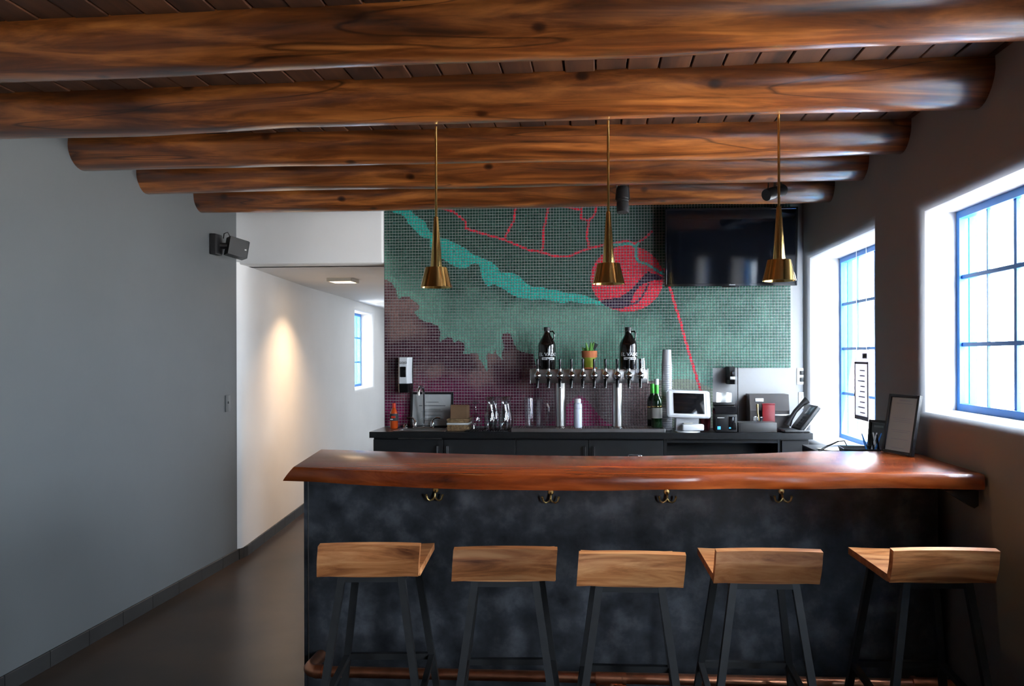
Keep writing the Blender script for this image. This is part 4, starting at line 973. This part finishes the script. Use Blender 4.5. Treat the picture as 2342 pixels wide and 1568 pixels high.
MB().lathe([(.085, .0005), (.085, .006), (.08, .009)], (0, .02, 0), 36).build('base', M['white'], t)
cr = MB().box(-.045, .10, -.052, -.005, .012, .055, .01, 3).build('card_reader', M['white'], t)
MB().box(-.03, .03, -.02, .012, .0555, .062, .002).build('slot_lip', M['cream'], t)
# dark tumbler behind till
xx = XP(1613, 5.66, 960)
t = thing('dark_red_tumbler', 'dark red tumbler with a green straw behind the white tablet', 'tumbler', (xx, 5.68, CT))
M['oxblood'] = flat('oxblood_plastic', (.05, .004, .006), .25, coat=.3)
MB().lathe([(.034, .0005), (.044, .14), (.042, .14), (.033, .006), (.0001, .006)], n=28).build('body', M['oxblood'], t); MB().lathe([(.046, .138), (.046, .15), (.04, .153), (.0001, .153)], n=28).build('lid', M['black'], t)
MB().tube([(.005, 0, .14), (.02, .01, .19)], .003, 8).build('straw', M['foil'], t)
# receipt printer
yy = 5.56; x0, x1 = XP(1637, yy - .07, 960), XP(1686, yy - .07, 960); zt_ = ZP(1660, 948, yy - .07) - CT
t = thing('receipt_printer', 'black receipt printer with a blue light beside the till', 'printer', ((x0 + x1) / 2, yy, CT)); w_ = (x1 - x0) / 2
MB().box(-w_, w_, -.075, .08, .004, zt_ + .002, .006, 2).build('body', M['black'], t)
mb = MB(); mb.prism([(-w_, -.065, zt_ + .0025), (-w_, .08, zt_ + .0025), (-w_, .08, zt_ + .06), (-w_, -.02, zt_ + .05)], (2 * w_, 0, 0)); mb.build('cover', M['gloss_black'], t, ang=0)
MB().box(w_ * .2, w_ * .85, -.0775, -.0745, .02, zt_ - .012, .004).build('paper_bay', M['gloss_black'], t)
M['led'] = flat('blue_led', (.05, .35, .9), .4, emit=(.06, .4, 1), es=.9, var=0)
MB().box(-w_ * .86, -w_ * .56, -.0772, -.0745, .022, .042, .001).build('power_light', M['led'], t); MB().box(w_ * .22, w_ * .4, -.0785, -.077, .028, .036, .001).build('feed_light', M['led'], t)
MB().box(-w_ * .86, -w_ * .2, -.0762, -.0748, zt_ - .022, zt_ - .017).build('brand_mark', M['cream'], t)
mb = plank(MB(), w_ * 1.5, .07, .0005, 10, 6, f=lambda u, v, s_: (0, 0, .012 * math.sin(u * 5) * v * v + .01 * v)); mb.xform(Matrix.Translation((.004, .06, zt_ + .105)) @ Matrix.Rotation(math.radians(75), 4, 'X')).build('paper_curl', M['paper'], t)
MB().box(-w_ * .98, w_, .03, .085, zt_ + .058, zt_ + .075, .002).build('paper_hood', M['black'], t)
# hand sink corner: guard, second dispenser, faucet
xx = XP(1684, 5.66, 900)
t = thing('splash_guard', 'clear acrylic splash guard standing on the counter right of the printer', 'splash guard', (xx, 5.72, CT))
MB().box(-.002, .002, -.12, .124, .0005, .43).build('sheet', M['pane'], t); MB().box(-.003, .003, -.124, -.12, .0005, .43, .001).build('edge', M['gloss_black'], t)
dispenser('dark wall soap dispenser in the plain corner below the mosaic', 1671, 838, 878, 20, False)
xx = XP(1653, 5.79, 910)
t = thing('hand_sink_faucet', 'small chrome gooseneck faucet behind the receipt printer', 'faucet', (xx, 5.79, CT)); zt = ZP(1653, 900, 5.79) - CT
MB().tube([(0, 0, .004), (0, 0, zt - .022)] + [(.022 * (1 - math.cos(q)), -.02 * (1 - math.cos(q)), zt - .022 + .022 * math.sin(q)) for q in [k * PI / 8 for k in range(1, 9)]] + [(.044, -.04, zt - .05)], .0085, 12).build('spout', M['chrome'], t)
MB().lathe([(.022, .0005), (.022, .008), (.012, .014)], n=18).build('base', M['chrome'], t)
# cash drawer, appliance, red box, brass stirrer in glass
x0, x1 = XP(1688, 5.52, 980), XP(1776, 5.52, 980)
t = thing('cash_drawer', 'flat dark grey metal box at the front of the back counter', 'box', ((x0 + x1) / 2, 5.575, CT)); w_ = (x1 - x0) / 2; hz = ZP(1730, 966, 5.5) - CT
M['dkgrey'] = flat('dark_grey_metal', (.05, .05, .05), .4, .2)
MB().box(-w_, w_, -.07, .055, .0006, hz, .003).build('body', M['dkgrey'], t); MB().box(-w_ + .01, w_ - .01, -.0725, -.07, .006, hz - .01, .001).build('drawer_front', M['dkgrey'], t)
x0, x1 = XP(1712, 5.74, 920), XP(1801, 5.74, 920); w_ = (x1 - x0) / 2; h = ZP(1756, 901, 5.74) - CT
t = thing('label_machine', 'dark countertop machine with a pale label plate in the right corner', 'machine', ((x0 + x1) / 2, 5.765, CT))
mb = MB(); mb.prism([(-w_, -.08, .0006), (-w_, .08, .0006), (-w_, .08, h), (-w_, -.06, h), (-w_, -.085, h * .55)], (2 * w_, 0, 0)); mb.build('body', flat('machine_grey', (.03, .026, .026), .4), t, ang=0)
MB().box(-w_ * .72, -w_ * .3, -.074, -.066, h * .80, h * .89, .001).xform(Matrix.Translation((0, 0, 0))).build('label_plate', M['paper'], t)
MB().box(-w_ * .25, w_, -.098, -.086, h * .40, h * .45, .002).build('chrome_strip', M['steel'], t)
p = XP(1757, 5.655, 930)
M['deepred'] = flat('deep_red_plastic', (.16, .008, .012), .35)
t = thing('red_box', 'small red box on the dark machine shelf behind the brass stirrer', 'box', (p, 5.652, CT))
MB().box(-.042, .042, -.012, .010, hz + .0008 if False else .0006, h * .72, .003).build('body', M['deepred'], t); MB().box(-.044, .044, -.0135, .0115, h * .72, h * .76, .002).build('lid', M['deepred'], t)
p = XP(1735, 5.52, 980)
t = thing('tasting_glass', 'small faceted glass with a brass stirrer on the grey metal box', 'glass', (p, 5.53, CT + hz + .0005))
MB().lathe([(.028, 0), (.034, .012), (.036, .034), (.034, .036), (.031, .03), (.026, .006), (.0001, .006)], n=14).build('body', M['glass'], t, ang=15)
zt = ZP(1733, 924, 5.53) - CT - hz
MB().tube([(.004, 0, .008), (-.004, .004, zt * .55), (-.006, .005, zt)], [.003, .006, .007], 10).build('stirrer', M['brass'], t)
# ---------------------------------------------------------------- desk phone
xx = XP(1800, 5.56, 970)
t = thing('desk_phone', 'black desk phone seen from the side at the right end of the counter', 'phone', (xx + .055, 5.575, CT), math.radians(-86))
MB().box(-.10, .10, -.10, .07, .0006, .02, .008, 3).build('base', M['black'], t)
Rm = Matrix.Translation((0, .01, .015)) @ Matrix.Rotation(math.radians(-38), 4, 'X')
MB().box(-.095, .095, -.014, .014, 0, .20, .008, 3).xform(Rm).build('face', M['black'], t)
MB().box(-.097, .097, .0145, .0215, -.004, .205, .003, 2).xform(Rm).build('back_plate', M['white'], t)
MB().box(-.02, .07, -.018, -.0142, .12, .18, .002).xform(Rm).build('display', flat('lcd', (.10, .14, .16), .2), t)
for r_ in range(4):
    for c_ in range(3): MB().box(-.01 + c_ * .026, .008 + c_ * .026, -.018, -.0142, .02 + r_ * .022, .035 + r_ * .022, .002, 1).xform(Rm).build('key', M['iron'], t)
hp = [(-.065, -.045, -.005), (-.065, -.055, .04), (-.065, -.062, .10), (-.065, -.055, .17), (-.065, -.045, .21)]
MB().tube(hp, [.024, .017, .015, .017, .026], 12).xform(Rm).build('handset', M['black'], t)
MB().tube([(-.07, -.09, .02), (-.10, -.11, .006), (-.06, -.125, .006), (-.02, -.12, .006), (.02, -.10, .01)], .004, 8).build('cord', M['black'], t)
# ---------------------------------------------------------------- things on the bar end and return counter
RT = .985
p = at(1912, 1028, Z=RT)
for i in range(3):
    o = MB().box(-.075, .085, -.06, .06, 0, .0012).build('paper_sheet', M['paper' if i else 'kraft'], loc=(p.x, p.y, RT + .0006 + i * .0016), ang=0); o.rotation_euler.z = .14 + .18 * i
    tag(o, ['brown paper sheet at the bottom of the loose papers left of the pen tray', 'white paper sheet in the middle of the loose papers left of the pen tray', 'white paper sheet on top of the loose papers left of the pen tray'][i], 'paper', 'loose papers beside the pen tray')
p = at(1985, 1024, Z=RT)
t = thing('pen_tray', 'black plastic tray holding pens beside the window', 'tray', (1.30, 4.05, RT), math.radians(-6))
mb = MB(); mb.rings([[(-.10 - k, -.06 - k, z), (.10 + k, -.06 - k, z), (.10 + k, .06 + k, z), (-.10 - k, .06 + k, z)] for k, z in ((0, .006), (.015, .042), (.019, .042), (.006, .0012))], cap=False); mb.quad((-.1, -.06, .006), (.1, -.06, .006), (.1, .06, .006), (-.1, .06, .006)); mb.quad((-.106, -.066, .0012), (.106, -.066, .0012), (.106, .066, .0012), (-.106, .066, .0012)); mb.build('body', M['black'], t, ang=30)
rr = random.Random(5)
for i in range(7):
    a_ = rr.uniform(0, 6.28); bp = Vector((1.33 + rr.uniform(-.03, .03), 4.05 + rr.uniform(-.03, .03), RT + .012)); d_ = Vector((math.cos(a_) * .35, math.sin(a_) * .35, 1)).normalized()
    o = MB().tube([(0, 0, 0), d_ * .07, d_ * .10, d_ * .105], [.004, .004, .0035, .001], 8).build('pen', M[('black', 'blue', 'paper', 'gloss_black')[i % 4]], loc=bp)
    tag(o, 'one of the short pens bristling from the black tray by the window', 'pen', 'pens in the black tray')
p = at(1893, 1010, Z=RT + .02)
t = thing('corded_pen', 'black pen on a curled cord at the left of the pen tray', 'pen', (1.165, 4.18, RT))
MB().tube([(-.05, .02, .006), (.0, .04, .03), (.05, .03, .055)], [.006, .005, .004], 8).build('barrel', M['black'], t); MB().tube([(.05, .03, .055), (.07, .0, .06), (.08, -.02, .03), (.06, -.04, .006)], .003, 8).build('cord', M['black'], t)
picture('small_frame', 'small dark frame standing behind the larger menu frame by the window', .12, .16, (1.40, 4.20, RT + .003), math.radians(-62), math.radians(6), M['iron'], [(.8, .5, .01)])
picture('menu_frame', 'black framed menu leaning against the right wall on the bar end', .195, .268, (1.335, 3.74, 1.0325), math.radians(-70), math.radians(10), flat('menu_sheet', (.28, .30, .27), .6), [(.9, .35, .008), (.85, .5, .004), (.6, .6, .003), (.57, .5, .003), (.54, .55, .003), (.4, .6, .003), (.37, .5, .003), (.25, .55, .003), (.1, .4, .004)])
# sign hanging in the tall window
p0 = at(1970, 800, X=RX + .13); p1 = at(1970, 960, X=RX + .13)
t = thing('window_sign', 'pale printed menu sheet hanging in the tall window', 'sign', (RX + .13, p0.y, p1.z), 0)
hz_ = p0.z - p1.z; hw_ = .13
M['sheet'] = sheet_mat('backlit_sheet', (.75, .72, .76))
MB().box(-.001, .001, -hw_, hw_, 0, hz_).build('sheet', M['sheet'], t)
mb = MB()
for a, b, c, d in ((-hw_, hw_, 0, .025), (-hw_, hw_, hz_ * .80, hz_ * .83), (-hw_, -hw_ + .02, .025, hz_ * .8), (hw_ - .02, hw_, .025, hz_ * .8), (-hw_ * .8, -hw_ * .2, hz_ * .88, hz_ * .95)): mb.box(-.0022, -.001, a, b, c, d)
for i in range(9): mb.box(-.0022, -.001, -hw_ * .5, hw_ * rr.uniform(.1, .5), hz_ * (.1 + i * .075), hz_ * (.1 + i * .075) + .006)
mb.build('printed_border', sheet_mat('sign_print', (.52, .47, .55), .6), t, ang=0)
for s in (-1, 1): MB().tube([(0, s * hw_ * .7, hz_), (0, s * hw_ * .7, 2.12 - p1.z)], .0015, 6).build('string', M['white'], t)
# glass on the bar's back shelf
xx = XP(1453, 3.87, 1040)
t = thing('rocks_glass', 'clear rocks glass upside down behind the bar top', 'glass', (xx, 3.895, .8705))
MB().lathe([(.040, 0), (.034, .11), (.036, .126), (.033, .134), (.0001, .132)], n=20).build('body', M['glass'], t, ang=20)
MB().lathe([(.0375, .1), (.0385, .112), (.037, .124)], n=12, cap=False).build('base_ring', M['glass'], t, ang=10)
